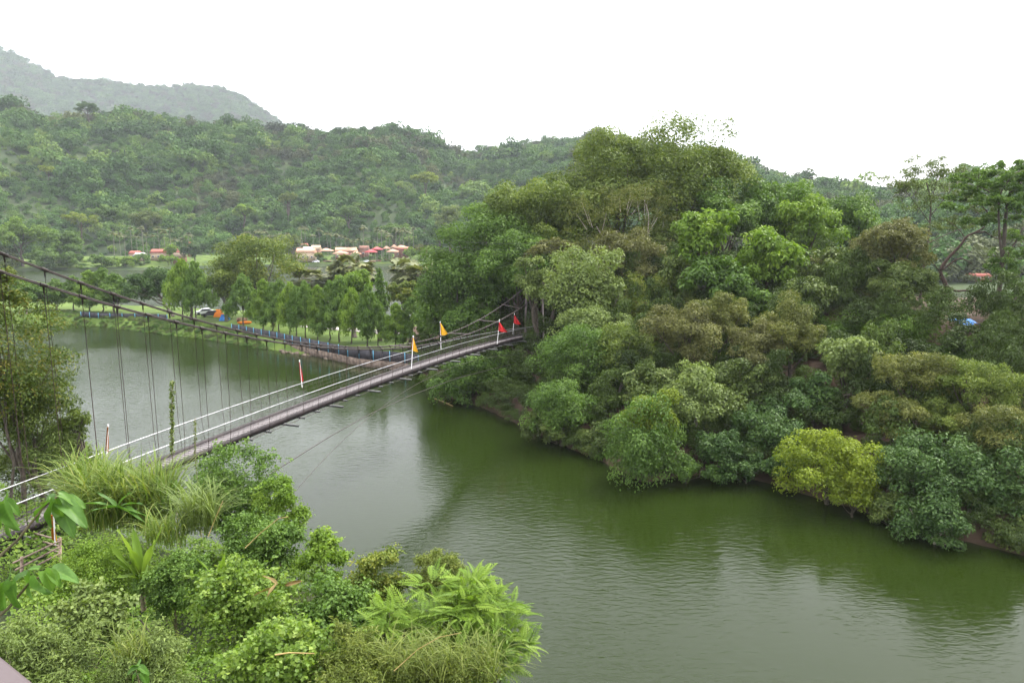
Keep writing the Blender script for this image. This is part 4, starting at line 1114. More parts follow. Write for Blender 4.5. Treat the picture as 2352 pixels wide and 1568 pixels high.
bamboo('bamboo_clump', 'pale feathery bamboo clump with upright tips in the middle of the island', 1510, 600, 745, 130, 88, 'bamboo', 26, .42, 1)
bamboo('bamboo_clump', 'soft green bamboo thicket below the pale feathery one', 1520, 660, 770, 190, 84, 'bamboo', 26, .38, 2)
bamboo('bamboo_clump', 'wide green bamboo band in front of the twisted reddish trunk', 2050, 690, 830, 220, 72, 'cypress', 38, .36, 3)
bamboo('bamboo_clump', 'green bamboo left of the blue tarpaulin', 2130, 750, 850, 120, 70, 'green', 24, .34, 4)
bamboo('bamboo_clump', 'small bamboo sprays right of the brown acacias', 1930, 710, 810, 120, 74, 'green', 20, .34, 5)

# trees with open, visible limbs: limbs traced as lines of (x, y) with radius in metres, pads of leaves on their ends
def open_tree(name, label, Y, limbs, pads, mat, bark, leaf, ratio, seed, thick=.5, n_per=420, base=None, mats=None):
    rng = np.random.default_rng(seed)
    b = at(*limbs[0][0][0], Y); b[2] = min(b[2], max(ground_z(b[0], b[1]), 0))
    root = empty(name, b, label, 'tree'); mb = MB()
    for li, (p0, r0, r1, pts) in enumerate([(None, l[1], l[2], l[0]) if isinstance(l, tuple) and len(l) == 3 else (None, .1, .05, l) for l in [(l if isinstance(l, tuple) else (l, .1, .05)) for l in limbs]]):
        Z = rng.uniform(-1.2, 1.2) if li else 0
        pp = np.array([at(x, y, Y + Z * k / max(len(pts) - 1, 1)) for k, (x, y) in enumerate(pts)])
        if li == 0: pp = np.concatenate([[b], pp]) if pp[0][2] - b[2] > .3 else pp
        s = np.linspace(0, len(pp) - 1, len(pp) * 4 - 3); i = np.clip(s.astype(int), 0, len(pp) - 2); fr = (s - i)[:, None]
        # Catmull-Rom through the traced points
        g = lambda k: pp[np.clip(k, 0, len(pp) - 1)]
        q = .5 * ((2 * g(i)) + (g(i + 1) - g(i - 1)) * fr + (2 * g(i - 1) - 5 * g(i) + 4 * g(i + 1) - g(i + 2)) * fr ** 2 + (-g(i - 1) + 3 * g(i) - 3 * g(i + 1) + g(i + 2)) * fr ** 3)
        mb.tube(q - b, np.linspace(r0, r1, len(q)), 7)
    V, Fc, TT = [], [], []; base_i = 0
    for (x, y, w, h) in pads:
        c = at(x, y, Y + rng.uniform(-2.2, 2.2)) - b; m = mpp(x, y, Y); rx, rz = w / 2 * m, max(h / 2 * m, .3)
        rx *= 1.3; rz *= 1.5; k = max(6, int(w / 7)); d = sph(rng, k); pc = c + d * np.array([rx * .8, rx * .6, rz * .55])
        r = np.full(k, max(.42 * min(rx, rz * 1.4), .4)) * rng.uniform(.7, 1.3, k)
        n = int(n_per * k / 5 * 1.15)
        v, f, t = crown_geo(rng, pc, r, leaf, ratio, n, .2, .6, KITE, 5, .5, .16, .3)
        for q in pc[:4]:
            mb.tube([c * .5 + q * .5 - [0, 0, rz * .8], q], [.035, .015], 4)
        V.append(v); Fc.append(f + base_i); base_i += len(v); TT.append(t)
    link('crown', make_mesh('crown', np.concatenate(V), [np.concatenate(Fc)], False, {'tint': np.concatenate(TT)}), M[mat], root)
    link('trunk', mb.mesh('trunk', True), M[bark], root)
    return root
open_tree('acacia_tree', 'reddish-brown crown with bare pale branches showing in front of the tallest trees', 105,
    [([(1450,680),(1440,620),(1425,570),(1415,530)], .22, .10), ([(1440,620),(1395,560),(1370,520)], .12, .05), ([(1430,600),(1480,550),(1490,500),(1480,460)], .13, .05), ([(1480,550),(1510,500)], .08, .03), ([(1395,560),(1360,555)], .06, .03), ([(1440,610),(1500,585),(1530,560)], .08, .03)],
    [(1375,480,110,70),(1430,450,110,60),(1480,460,100,80),(1510,520,70,90),(1350,540,80,70),(1400,560,110,60),(1460,580,120,70),(1500,610,80,60),(1390,640,150,60),(1330,600,80,60)], 'rust', 'bark_pale', .26, .45, 71, n_per=420)
open_tree('tall_acacia', 'tall sparse tree standing against the sky left of the flat-topped tree', 92,
    [([(2110,745),(2118,640),(2130,560),(2138,470),(2128,420)], .20, .07), ([(2130,560),(2160,545),(2195,530),(2230,520)], .09, .03), ([(2134,500),(2170,455),(2195,420)], .08, .03), ([(2134,510),(2105,470),(2080,440)], .07, .03), ([(2126,590),(2090,585),(2050,600)], .07, .03), ([(2138,470),(2150,420),(2155,395)], .05, .02)],
    [(2130,375,90,34),(2175,388,80,34),(2070,412,80,34),(2110,395,70,28),(2150,392,70,30),(2085,425,60,30),(2185,415,70,36),(2120,430,70,34),(2160,445,70,34),(2200,440,50,30),(2100,465,70,36),(2060,432,40,20),(2195,520,70,24),(2045,600,70,24)], 'dull', 'bark', .24, .42, 72, n_per=330)
open_tree('twisted_pine', 'twisted tree with thick reddish trunk bending right above the bamboo', 84,
    [([(2110,760),(2140,715),(2163,680),(2172,655),(2160,625),(2176,595),(2205,565),(2225,540),(2262,532)], .36, .10), ([(2172,655),(2195,668),(2225,668),(2250,685),(2290,690)], .17, .07), ([(2164,620),(2200,595),(2220,598),(2232,606)], .11, .04), ([(2225,540),(2262,520),(2268,488),(2250,470)], .11, .04), ([(2205,565),(2215,545),(2195,520)], .08, .03), ([(2262,532),(2290,548),(2310,540)], .06, .03), ([(2160,625),(2140,600),(2128,585)], .07, .03)],
    [(2260,480,60,20),(2210,505,80,20),(2290,690,60,24),(2300,540,40,18),(2160,520,70,24),(2240,455,60,20)], 'dull', 'bark_red', .22, .42, 73, n_per=300)
open_tree('low_pine', 'low tree with snaking pale branches left of the twisted reddish trunk', 86,
    [([(2068,745),(2060,715),(2040,690),(2010,682)], .18, .08), ([(2068,745),(2085,720),(2075,695),(2050,682),(2000,680)], .14, .06), ([(2030,640),(2010,610),(1985,603),(1945,608),(1905,620)], .16, .05), ([(2060,715),(2050,670),(2030,640)], .16, .12)],
    [(1905,600,90,30),(1950,590,100,30),(2010,570,110,34),(2000,665,70,26),(2050,640,90,40)], 'brown', 'bark_pale', .24, .42, 74, n_per=330)
open_tree('flat_topped_tree', 'flat-topped tree with layered green crown at the right picture edge', 78,
    [([(2262,812),(2278,745),(2292,690),(2300,620),(2306,560),(2312,480),(2322,440),(2345,420)], .34, .10), ([(2302,600),(2296,540),(2294,480),(2300,440),(2330,400),(2352,392)], .14, .05), ([(2296,470),(2270,440),(2245,428)], .09, .03), ([(2312,480),(2340,470),(2365,455)], .08, .03), ([(2300,610),(2330,560),(2352,520)], .14, .06), ([(2280,750),(2310,712),(2345,672),(2375,650)], .17, .08)],
    [(2215,408,80,20),(2330,380,110,18),(2380,405,120,26),(2210,475,80,18),(2320,455,120,18),(2385,460,100,26),(2250,398,90,18),(2290,405,150,20),(2340,398,110,22),(2240,425,100,18),(2290,430,120,20),(2355,425,90,26),(2230,452,90,18),(2275,462,80,16),(2350,475,90,24),(2300,500,70,18),(2260,510,90,16),(2350,540,80,22),(2320,580,90,22),(2340,600,100,26),(2290,620,80,22),(2340,690,110,34),(2355,650,90,28)], 'green', 'bark', .28, .40, 75, n_per=420)
# dead twig snag and floating branch
def snag(name, label, cat, Y, lines, r, mat):
    b = at(*lines[0][0], Y); root = MB()
    for l in lines: root.tube(np.array([at(x, y, Y) for x, y in l]) - b, np.linspace(r, r * .3, len(l)), 5)
    return tag(root.build(name, M[mat], None, b), label, cat)
snag('dead_branch', 'bare grey dead branch forking in the dark gap of the shore wood', 'branch', 61, [[(1975,920),(1950,905),(1910,915),(1875,900)], [(1950,905),(1960,880),(1950,860)], [(1930,912),(1945,935),(1930,950)], [(1960,880),(1985,895)]], .05, 'bark_pale')
g0 = gnd(998, 915, .08); g1 = gnd(1040, 932, .05); 
tag(MB().tube([g0 - g0, (g1 - g0) * .5 + [0, 0, .05], g1 - g0], [.05, .09, .06], 6).tube([(g1 - g0) * .7, (g1 - g0) * .9 + [.1, .5, .35]], [.04, .015], 5).build('floating_branch', M['cane'], None, g0), 'yellowish dead branch floating by the bush under the bridge', 'branch')

# blue tarpaulin shelter behind the trees
TY = next((q for q in np.arange(64, 108, .5) if at(2235, 754, q)[2] < ground_z(*at(2235, 754, q)[:2]) + 1.1), 108.)
b = at(2235, 754, TY); root = empty('tarpaulin', b, 'bright blue tarpaulin sheets behind the twisted tree', 'tarpaulin')
m = mpp(2235, 752, TY); W = 54 * m
nx, ny = 14, 6; gx, gy = np.meshgrid(np.linspace(-W / 2, W / 2, nx), np.linspace(0, 2.4, ny))
gz = .35 + .40 * (gy / 2.4) + .10 * np.sin(gx * 4 + gy) + .25 * (gx > 0) * np.cos(gx * 2) * .6
link('sheet', grid_mesh('sheet', gx, gy, gz), M['tarp'], root)
for s in (-.5, 0, .5): MB().rod((s * W, .1, -1.2), (s * W, .1, .35), .04).build('pole', M['stem'], root)

# ------------------------------------------------------------------ suspension bridge
BO = np.array([-6.09056, 65.43496]); BD = np.array([0.34326, 0.93924]); BN = np.array([BD[1], -BD[0]])
def bp(s, n, z): return np.array([*(BO + s * BD + n * BN), z])
S0, S1 = -44.0, 34.0
def zdeck(s): return CAMZ - 12.42 - 0.0283 * s - 0.00082 * s * s
NC = -1.85; NW = 0.62                    # deck centre line and half width
def zr_near(s): return CAMZ - 11.16 - 0.0278 * s - 0.00072 * s * s
def zr_far(s): return CAMZ - 11.14 - 0.0355 * s - 0.00094 * s * s
RN, RF = -0.75, -2.95
Ap = np.array([(0,580),(72,611),(151,639),(252,671),(324,694),(382,715),(441,730),(491,745),(538,758),(589,768),(633,776),(673,785),(705,789),(746,794),(860,799),(910,793),(955,785),(996,775),(1034,764),(1095,738),(1126,720),(1161,696),(1193,669),(1220,647)], float)
Bp = np.array([(15,628),(38,634),(147,668),(210,688),(272,705),(341,724),(394,740),(444,751),(497,763),(542,771),(586,776),(627,782),(702,793),(746,796.5),(860,801),(910,800),(949,798),(996,788),(1050,775.5),(1095,761),(1145,736),(1177,718),(1209,699)], float)
def cable_fit(C, nfun):
    out = []
    for x, y in C:
        r = ray(x, y); n_ = nfun(0)
        for _ in range(6):
            t = ((BO + n_ * BN) @ BN) / (r[:2] @ BN); p = r * t; s = (p[:2] - BO) @ BD; n_ = nfun(s)
        out.append((s, CAMZ + p[2]))
    out = np.array(out); return np.polyfit(out[:, 0], out[:, 1], 4), out
nA = lambda s: NC - 1.12 + 0.010 * min(s, 0) * -1 * 0
nB = lambda s: NC + 1.12
cA, oA = cable_fit(Ap, nA); cB, oB = cable_fit(Bp, nB)
def zA(s): return np.polyval(cA, s)
def zB(s): return np.polyval(cB, s)
bridge = empty('suspension_bridge', (BO[0], BO[1], zdeck(0)), 'narrow pedestrian suspension bridge crossing the lake with white handrails and rusty hangers', 'bridge')
B0 = np.array([BO[0], BO[1], zdeck(0)])
ss = np.linspace(S0, S1, 110)
# deck: cross boards laid one by one, then joined (each only a few pixels)
rng = np.random.default_rng(2)
hd = math.atan2(BD[1], BD[0])
board_me = [MB().box((0, 0, 0), (.285, 2 * NW - .02, .05)).mesh('deck_board') for k in range(1)][0]; board_me.materials.append(M['deck'])
for s in np.arange(S0, S1, .30):
    o = link('deck_board', board_me, None, bridge, bp(s, NC, zdeck(s) - .05 + rng.uniform(-.006, .006)) - B0)
    o.rotation_euler = (0, -math.atan(-.0283 - .00164 * s), hd)
for side in (-1, 1):
    pts = np.array([bp(s, NC + side * (NW + .05), zdeck(s) - .07) for s in ss]) - B0
    q = MB(); h = .19; w = .06
    ring = np.array([(-w, -h), (w, -h), (w, h), (-w, h)])
    v = np.concatenate([[p + np.array([*(BN * a), c]) for a, c in ring] for p in pts]); i = np.arange(len(pts) - 1)[:, None] * 4; j = np.arange(4)[None]; k = (j + 1) % 4
    q.add(v, np.stack([i + j, i + k, i + 4 + k, i + 4 + j], -1).reshape(-1, 4)); q.build('side_beam', M['beam'], bridge)
    zr, nr = ((zr_far, RF), (zr_near, RN))[side > 0]
    MB().tube(np.array([bp(s, nr, zr(s)) for s in ss]) - B0, .030, 8).build('handrail', M['rail'], bridge, smooth=True)
    c, nf = ((zA, nA), (zB, nB))[side > 0]
    sc = np.linspace(S0 - 4, 31.5, 120)
    cp = np.array([bp(s, nf(s), c(s)) for s in sc])
    for off in (-.03, .03):
        MB().tube(cp - B0 + np.array([0, 0, off]), .031, 7).build('main_cable', M['cable'], bridge, smooth=True)
    # lower stabilising cables beneath the deck and one wide wind cable
    MB().tube(np.array([bp(s, NC + side * (NW + .28), zdeck(s) - .34 - .02 * math.sin(s * 3)) for s in ss]) - B0, .022, 5).build('stay_cable', M['cable'], bridge)
    MB().tube(np.array([bp(s, NC + side * (1.5 + .0035 * (s - 2) ** 2), zdeck(s) - .75 - .0026 * (s - 2) ** 2) for s in ss]) - B0, .016, 5).build('wind_cable', M['cable'], bridge)
def on_plane(x, y, n_):
    r = ray(x, y); t = ((BO + n_ * BN) @ BN) / (r[:2] @ BN); p = r * t; return np.array([p[0], p[1], CAMZ + p[2]])
MB().tube(np.array([on_plane(x, y, n_) for x, y, n_ in [(500,1170,9.5),(590,1108,8.0),(660,1063,6.8),(758,1002,5.2),(850,950,3.8),(945,907,2.6),(1050,868,1.4),(1180,835,.2)]]) - B0, .024, 5).build('wind_cable', M['cable'], bridge)

SP = 5.16 / 3; s_long0 = -23.29
kmin = int(math.floor((S0 - s_long0) / SP)) + 1; kmax = int((S1 - s_long0) / SP)
mesh_v = {1: MB(), -1: MB()}
for k in range(kmin, kmax + 1):
    s = s_long0 + k * SP
    lng = (k % 3 == 0)
    o = 1.25 if lng else .45
    a = bp(s, NC - NW - o, zdeck(s) - .32) - B0; b_ = bp(s, NC + NW + o, zdeck(s) - .32) - B0
    MB().tube([a, b_], .085 if lng else .075, 8).build('floor_beam', M['pipe'], bridge)
    for side in (-1, 1):
        zr, nr = ((zr_far, RF), (zr_near, RN))[side > 0]; c, nf = ((zA, nA), (zB, nB))[side > 0]
        top = bp(s, nf(s), c(s)) - B0; mid = bp(s, nr, zr(s)) - B0; bot = bp(s, NC + side * (NW + .32), zdeck(s) - .28) - B0
        if s < 31 and top[2] > mid[2] + .12:
            h = MB().tube([top, mid, bot], .014, 5).build('hanger', M['hanger'], bridge)
            t = bp(s + .18, nf(s), c(s + .18)) - bp(s - .18, nf(s), c(s - .18)); t /= np.linalg.norm(t)
            MB().tube([top - t * .16, top + t * .16], .085, 8).rod(top, top + (mid - top) / np.linalg.norm(mid - top) * .34, .035).build('clamp', M['cable'], h)
        else:
            MB().tube([mid, bot], .014, 5).build('hanger', M['hanger'], bridge)
        # thin pickets between the hangers
        for q in (1, 2, 3):
            s2 = s + SP * q / 4
            if s2 > S1: continue
            mesh_v[side].tube([bp(s2, nr, zr(s2)) - B0, bp(s2, NC + side * (NW + .1), zdeck(s2)) - B0], .007, 3, cap=False)
for side in (-1, 1):
    zr, nr = ((zr_far, RF), (zr_near, RN))[side > 0]
    for f in (.2, .4, .6, .8):
        mesh_v[side].tube(np.array([bp(s, nr * f + (NC + side * (NW + .1)) * (1 - f), zr(s) * f + zdeck(s) * (1 - f)) for s in ss]) - B0, .006, 3, cap=False)
    tag(mesh_v[side].build('wire_mesh', M['steel_dark'], bridge), kind='stuff')
for s in (-6.0, 6.2, 14.4, 22.6):       # ties between the two cables
    s = s + 0
    MB().tube([bp(s, nA(s) - .25, zA(s)) - B0, bp(s, nB(s) + .25, zB(s)) - B0], .06, 6).build('cross_tie', M['steel_dark'], bridge)
# towers: the far one stands hidden among the island trees, the near one left of the picture
for s in (32.0, S0 - 4.2):
    zt = max(zA(min(s, 31.5)), zB(min(s, 31.5))) + .6
    for side in (-1, 1):
        n_ = NC + side * 1.45
        MB().tube([bp(s, n_, zdeck(s) - 3.5) - B0, bp(s, NC + side * 1.15, zt) - B0], .15, 8).build('tower_post', M['steel_dark'], bridge)
    MB().tube([bp(s, NC - 1.4, zt - .5) - B0, bp(s, NC + 1.4, zt - .5) - B0], .14, 8).build('tower_beam', M['steel_dark'], bridge)

# flags tied to the bridge railings
def flag(label, s_pix, offs, pole, cloth, mat, group, Y=None, pole_mat='whitepaint', name='flag'):
    """pole and cloth given as picture points on the plane of the railing"""
    if Y is None:
        def pt(x, y, n_=offs):
            r = ray(x, y); t = ((BO + n_ * BN) @ BN) / (r[:2] @ BN); p = r * t; return np.array([p[0], p[1], CAMZ + p[2]])
        Yb = pt(*pole[0])[1]
    else: Yb = Y
    pb, pt_ = at(*pole[0], Yb), at(*pole[1], Yb)
    root = empty(name, pb, label, 'flag', group)
    MB().tube([pb - pb, pt_ - pb], .028, 6).build('pole', M[pole_mat], root)
    m = mpp(*pole[1], Yb)
    MB().tube([pt_ - pb, pt_ - pb + [0, 0, .06], pt_ - pb + [0, 0, .10]], [.04, .05, .01], 8).build('finial', M[pole_mat], root)
    top, bot, tip = [at(*q, Yb) - pb for q in cloth]
    nu, nv = 12, 10; V = []
    for j in range(nv):
        g = j / (nv - 1)
        for i in range(nu):
            h = i / (nu - 1)
            e0 = top * (1 - g) + bot * g; e1 = top * (1 - g) + tip * g
            sag = np.array([0, 0, -.10]) * math.sin(math.pi * h) * g
            wv = np.array([.03, .30, 0]) * (h * np.sin(h * 8 + g * 2.5)) * np.linalg.norm(tip - bot) * .45
            V.append(e0 * (1 - h) + e1 * h + wv + sag)
    i = np.arange(nv - 1)[:, None] * nu; j = np.arange(nu - 1)[None]
    Fq = np.stack([i + j, i + j + 1, i + nu + j + 1, i + nu + j], -1).reshape(-1, 4)
    c = link('cloth', make_mesh('cloth', V, [Fq], True), M[mat], root)
    # narrow orange sleeve along the pole edge
    MB().tube([top + [0, -.02, 0], bot + [0, -.02, 0]], .035, 6).build('sleeve', M['red' if mat == 'red' else 'orange'], root)
    return root
G = 'pennants along the bridge railings'
flag('narrow red flag hanging limp over the water at mid-bridge', 0, RF, [(694,890),(688,829)], [(688,831),(691,874),(698,872)], 'red', G)
flag('yellow pennant on the near railing with its tip hanging down', 0, RN, [(945,847),(949,773)], [(948.5,775),(945.5,802),(961,808)], 'yellow', G)
flag('yellow pennant fully spread above the far cable', 0, RF, [(1013,802),(1011,740)], [(1011.5,742),(1013,769),(1029,766)], 'yellow', G)
flag('red pennant nearer to the yellow ones on the near railing', 0, RN, [(1142,790),(1147,735)], [(1146.5,740),(1144.5,759),(1166,762)], 'red', G)
flag('red pennant closest to the island end of the bridge', 0, RF, [(1178,768),(1181.5,721)], [(1181.5,723),(1180,742),(1196,744)], 'red', G)
flag('orange flag rolled tight on the far railing above the grass clump', 0, RF, [(245,1052),(248,978)], [(248,980),(244,1035),(250,1032)], 'orange', G)

# climbing vine on a stake in front of the railing
def vine_column(label, x, yt, yb, w, Y, mat, n, leaf, seed):
    rng = np.random.default_rng(seed); b = at(x, yb, Y); t = at(x, yt, Y); m = mpp(x, yt, Y)
    gz = ground_z(b[0], b[1]); bz = np.array([b[0], b[1], gz]); root = empty('climbing_vine', bz, label, 'vine')
    MB().tube([bz - bz, b - bz, t - bz], [.03, .025, .02], 6).build('stake', M['stem'], root)
    s = rng.random(n) ** .9; hw = w / 2 * m * (.35 + .9 * (fbm(s * 6, s * 0 + seed, 2)))
    P = (b - bz) * (1 - s[:, None]) + (t - bz) * s[:, None] + sph(rng, n) * hw[:, None] * np.array([1, 1, .6])
    N = P - ((b - bz) * (1 - s[:, None]) + (t - bz) * s[:, None]) + rng.normal(0, .12, (n, 3)) + [0, 0, .1]; T = rng.normal(0, 1, (n, 3)) + [0, 0, -1.0]
    L = leaf * rng.uniform(.7, 1.3, n); v, f, tt = leaf_cloud(P, N, T, L, L * .7, np.clip(rng.normal(.5, .2, n), 0, 1), KITE)
    link('foliage', make_mesh('foliage', v, [f], False, {'tint': tt}), M[mat], root)
vine_column('leafy vine column climbing a stake between the hangers', 395, 874, 1040, 10, 31, 'olive', 420, .12, 1)
vine_column('short leafy vine on a hanger at the left', 448, 960, 1040, 5, 33, 'olive', 70, .10, 2)

# power lines crossing the valley
def wire(label, a, b, sag, r=.035):
    s = np.linspace(0, 1, 24)[:, None]; p = a * (1 - s) + b * s; p[:, 2] -= sag * 4 * s[:, 0] * (1 - s[:, 0])
    tag(MB().tube(p - p[0], r, 4, cap=False).build('power_line', M['wire'], None, p[0]), label, 'cable', 'power lines over the causeway')
for k, dy in enumerate((0, 22, 44)):
    wire(('upper', 'middle', 'lowest')[k] + ' thin power line slanting down the left hillside', at(-80, 378 + dy, 300), at(640, 618 + dy * .3, 170), 2.0, .03)
for k, dy in enumerate((0, 14, 24)):
    wire(('upper', 'middle', 'lowest')[k] + ' thin power line in front of the dark crowns at the left of the wood', at(960, 540 + dy, 100), at(1300, 552 + dy, 96), .8, .012)

# ------------------------------------------------------------------ near bank: vines, shrubs, grass, banana, sumac, big leaves
def near_canopy(x, y):
    land = 1 - .8 * np.exp(-((x + 16.5) / 5) ** 2 - ((y - 25) / 5) ** 2)
    return near_h(x, y) + .2 + land * (.15 + 1.7 * fbm(x * .45, y * .45, 3) + .5 * (fbm(x * 1.6, y * 1.6, 2) - .4))
rng = np.random.default_rng(55)
n = 165000
# denser where the picture shows it larger
Yv = 7 + 30 * rng.random(n) ** 1.25; Xv = -Yv * .80 + rng.random(n) * (Yv * .80 + 5)
d = poly_sdist(Xv, Yv, NEAR); k = (d > -1.6); Xv, Yv = Xv[k], Yv[k]; n = len(Xv)
e = .05; cz = near_canopy(Xv, Yv)
gx = (near_canopy(Xv + e, Yv) - cz) / e; gy = (near_canopy(Xv, Yv + e) - cz) / e
N = norm(np.stack([-gx, -gy, np.ones(n)], 1))
hang = np.abs(rng.normal(0, .16, n)); up = rng.random(n) < .10
P = np.stack([Xv, Yv, cz], 1) + N * (np.where(up, .12 + .25 * rng.random(n), -hang * .9))[:, None]
kind = fbm(Xv * .35 + 5, Yv * .35 + 2, 3)
NN = N + rng.normal(0, .42, (n, 3)); T = rng.normal(0, 1, (n, 3)) + [0, -.3, -.5]
L = np.where(kind > .5, .105, .075) * rng.uniform(.6, 1.5, n) * np.clip(Yv / 16, .75, 1.3)
tint = np.clip(.46 + (fbm(Xv * .8, Yv * .8, 2) - .4) * .9 + rng.normal(0, .17, n), 0, 1)
hi = kind > .47
for nm, sel, mt, lb, rt, tm in (('vine_cover', hi, 'vine', 'yellow-green creeping vines blanketing the near bank', .85, KITE), ('herb_cover', ~hi, 'fresh', 'fresh green herbs and small leaves filling the near bank', .6, KITE)):
    v, f, t = leaf_cloud(P[sel], NN[sel], T[sel], L[sel], L[sel] * rt, tint[sel], tm)
    tag(link(nm, make_mesh(nm, v, [f], False, {'tint': t}), M[mt]), lb, 'ground cover', kind='stuff')

NB = [ # name, label, x, yt, yb, w, Y, mat, leaf, ratio, puffs, template, kw
 ('shrub','leafy green shrub rising in front of the bridge deck',520,1005,1215,240,23.5,'green',.17,.55,20,OVAL),
 ('shrub','loose sprawling branch end of the shrub over the water',640,1080,1230,130,22.5,'fresh',.16,.5,13,OVAL),
 ('shrub','dense shrub below the grass clump at the water side',600,1170,1300,190,20.5,'green',.16,.6,15,OVAL),
 ('shrub','upright fresh green shrub left of the vine-draped one',745,1180,1330,110,20,'fresh',.17,.6,12,OVAL),
 ('shrub','vine-draped rounded shrub overhanging the water',870,1240,1400,150,18.5,'gold',.14,.65,15,OVAL),
 ('shrub','thin drooping yellowish shrub behind the large-leaved sumac',1000,1255,1370,130,18.5,'bamboo',.13,.3,12,KITE),
 ('shrub','dark leafy shrub in the hollow left of the sumac',760,1330,1470,200,16.5,'green',.16,.7,15,OVAL),
 ('shrub','low bright mound of small leaves right of the old railing',230,1230,1360,210,20,'fresh',.11,.6,16,KITE),
 ('shrub','mound of pale round leaves left of the banana plant',210,1330,1470,180,15,'pale',.15,.8,14,OVAL),
 ('shrub','silvery pale drooping shrub in the lower left corner',90,1400,1580,240,11.5,'pale',.13,.32,18,KITE),
 ('shrub','silvery green shrub at the bottom edge left of centre',330,1440,1600,230,12,'pale',.12,.35,16,KITE),
 ('shrub','yellow-green vine mound in the middle of the bank',560,1290,1430,230,16,'vine',.15,.85,17,OVAL),
 ('shrub','bright vine mound near the bottom centre',640,1420,1560,250,13,'vine',.14,.85,17,OVAL),
 ('shrub','olive shrub with narrow leaves at the bottom centre',820,1450,1600,240,12.8,'bamboo',.14,.28,17,KITE),
 ('shrub','small-leaved bush beside the banana plant',400,1260,1400,150,17,'green',.11,.6,13,KITE),
 ('shrub','narrow-leaved bush at the bottom right of the bank',1010,1460,1610,230,13.5,'bamboo',.15,.26,16,KITE),
 ('shrub','olive shrub between the vine-draped one and the sumac',900,1380,1500,160,15.5,'olive',.14,.55,13,OVAL),
]
for i, (nm, lb, x, yt, yb, w, Y, mt, lf, rt, npf, tm) in enumerate(NB):
    c = at(x, yb, Y)
    tree(nm, lb, 'shrub', None, x, yt, yb + (yb - yt) * .35, w * 1.12, Y, mt, leaf=lf * .62, ratio=rt, npf=int(npf * 1.5), tmpl=KITE, bark='stem', seed=1700 + i, dens=.62 if tm is OVAL else .8, depth=.9, trunk_r=.03, droop=.45, open_=.5, base=(c[0], c[1], 0), tintvar=.14, pr=w * .13, fuzz=.45, sub=9, shoots=int(40 + w * .35), flat=1.0)

# leafy tree at the left edge, in front of the lake
tree('broadleaf_tree', 'leafy tree with orange-tinged tips at the left picture edge', 'tree', None, 15, 640, 1060, 330, 31, 'autumn', leaf=.15, ratio=.5, npf=46, tmpl=KITE, pr=48, seed=1801, dens=1.1, open_=.35, depth=.8, tintvar=.2, trunk_r=.14, bark='bark')
tree('broadleaf_tree', 'dense drooping lower boughs of the trees at the left picture edge', 'tree', None, 70, 790, 1080, 270, 32, 'dull', leaf=.15, ratio=.45, npf=34, seed=1805, dens=1.2, open_=.4, depth=.8, pr=40, trunk_r=.1, droop=.6)
tree('broadleaf_tree', 'yellow-green bough at the very left above the cables', 'tree', None, -15, 600, 760, 120, 30, 'autumn', leaf=.16, ratio=.5, npf=12, tmpl=KITE, seed=1802, trunk_r=.07, dens=.7, open_=.4)
tree('shrub', 'dark thicket under the orange-tinged tree behind the handrails', 'shrub', None, 90, 950, 1180, 300, 34, 'dull', leaf=.2, ratio=.3, npf=18, tmpl=KITE, seed=1803, dens=1.0, open_=.4)
tree('shrub', 'small leafy spray at the right side of the orange-tinged tree', 'shrub', None, 175, 930, 1020, 80, 32, 'olive', leaf=.14, ratio=.5, npf=9, tmpl=KITE, seed=1804, dens=.6, open_=.45)

def blades(name, label, cat, x0, x1, yb0, yb1, Y0, Y1, n, L, W, mat, seed, lean=.6, parent=None):
    """a tussock of arching blades"""
    rng = np.random.default_rng(seed)
    V, Fc, TT = [], [], []; k = 6; s = np.linspace(0, 1, k)
    c0 = at((x0 + x1) / 2, (yb0 + yb1) / 2, (Y0 + Y1) / 2); c0[2] = ground_z(c0[0], c0[1])
    root = empty(name, c0, label, cat)
    x = rng.uniform(x0, x1, n); yb = rng.uniform(yb0, yb1, n); Yq = rng.uniform(Y0, Y1, n)
    B = np.array([at(a, b, c) for a, b, c in zip(x, yb, Yq)])
    az = rng.uniform(0, 6.28, n); ll = L * rng.uniform(.6, 1.2, n); ln = lean * rng.uniform(.4, 1.3, n)
    D = np.stack([np.cos(az), np.sin(az), np.zeros(n)], 1); side = np.stack([-np.sin(az), np.cos(az), np.zeros(n)], 1)
    mid = B[:, None] + D[:, None] * (ll * ln)[:, None, None] * (s ** 1.7)[None, :, None] + np.array([0, 0, 1.0]) * (ll[:, None] * (s[None] - (.52 * ln)[:, None] * s[None] ** 3.2))[..., None]
    w = W * np.array([.5, .9, 1, .8, .5, .04]) * .5
    lft = mid - side[:, None] * w[None, :, None]; rgt = mid + side[:, None] * w[None, :, None]
    v = np.concatenate([lft, rgt], 1).reshape(-1, 3)
    i = np.arange(k - 1); q = np.stack([i, i + 1, k + i + 1, k + i], 1)
    f = (q[None] + (np.arange(n) * 2 * k)[:, None, None]).reshape(-1, 4)
    t = np.repeat(np.clip(rng.normal(.48, .22, n), 0, 1), 2 * k)
    link('foliage', make_mesh('foliage', v - c0, [f], False, {'tint': t}), M[mat], root)
    return root
blades('grass_clump', 'tall clump of arching silvergrass below the white handrails', 'grass', 185, 400, 1150, 1225, 23, 26, 1500, 2.3, .05, 'grass_blade', 1, .75)
blades('grass_clump', 'greyer tuft of long grass right of the large silvergrass clump', 'grass', 420, 500, 1180, 1230, 20.5, 22, 330, 1.6, .04, 'pale', 2, .75)
blades('grass_clump', 'grass tuft in front of the dark shrub base', 'grass', 330, 430, 1225, 1260, 20, 21.5, 220, 1.1, .035, 'grass_blade', 3, .8)
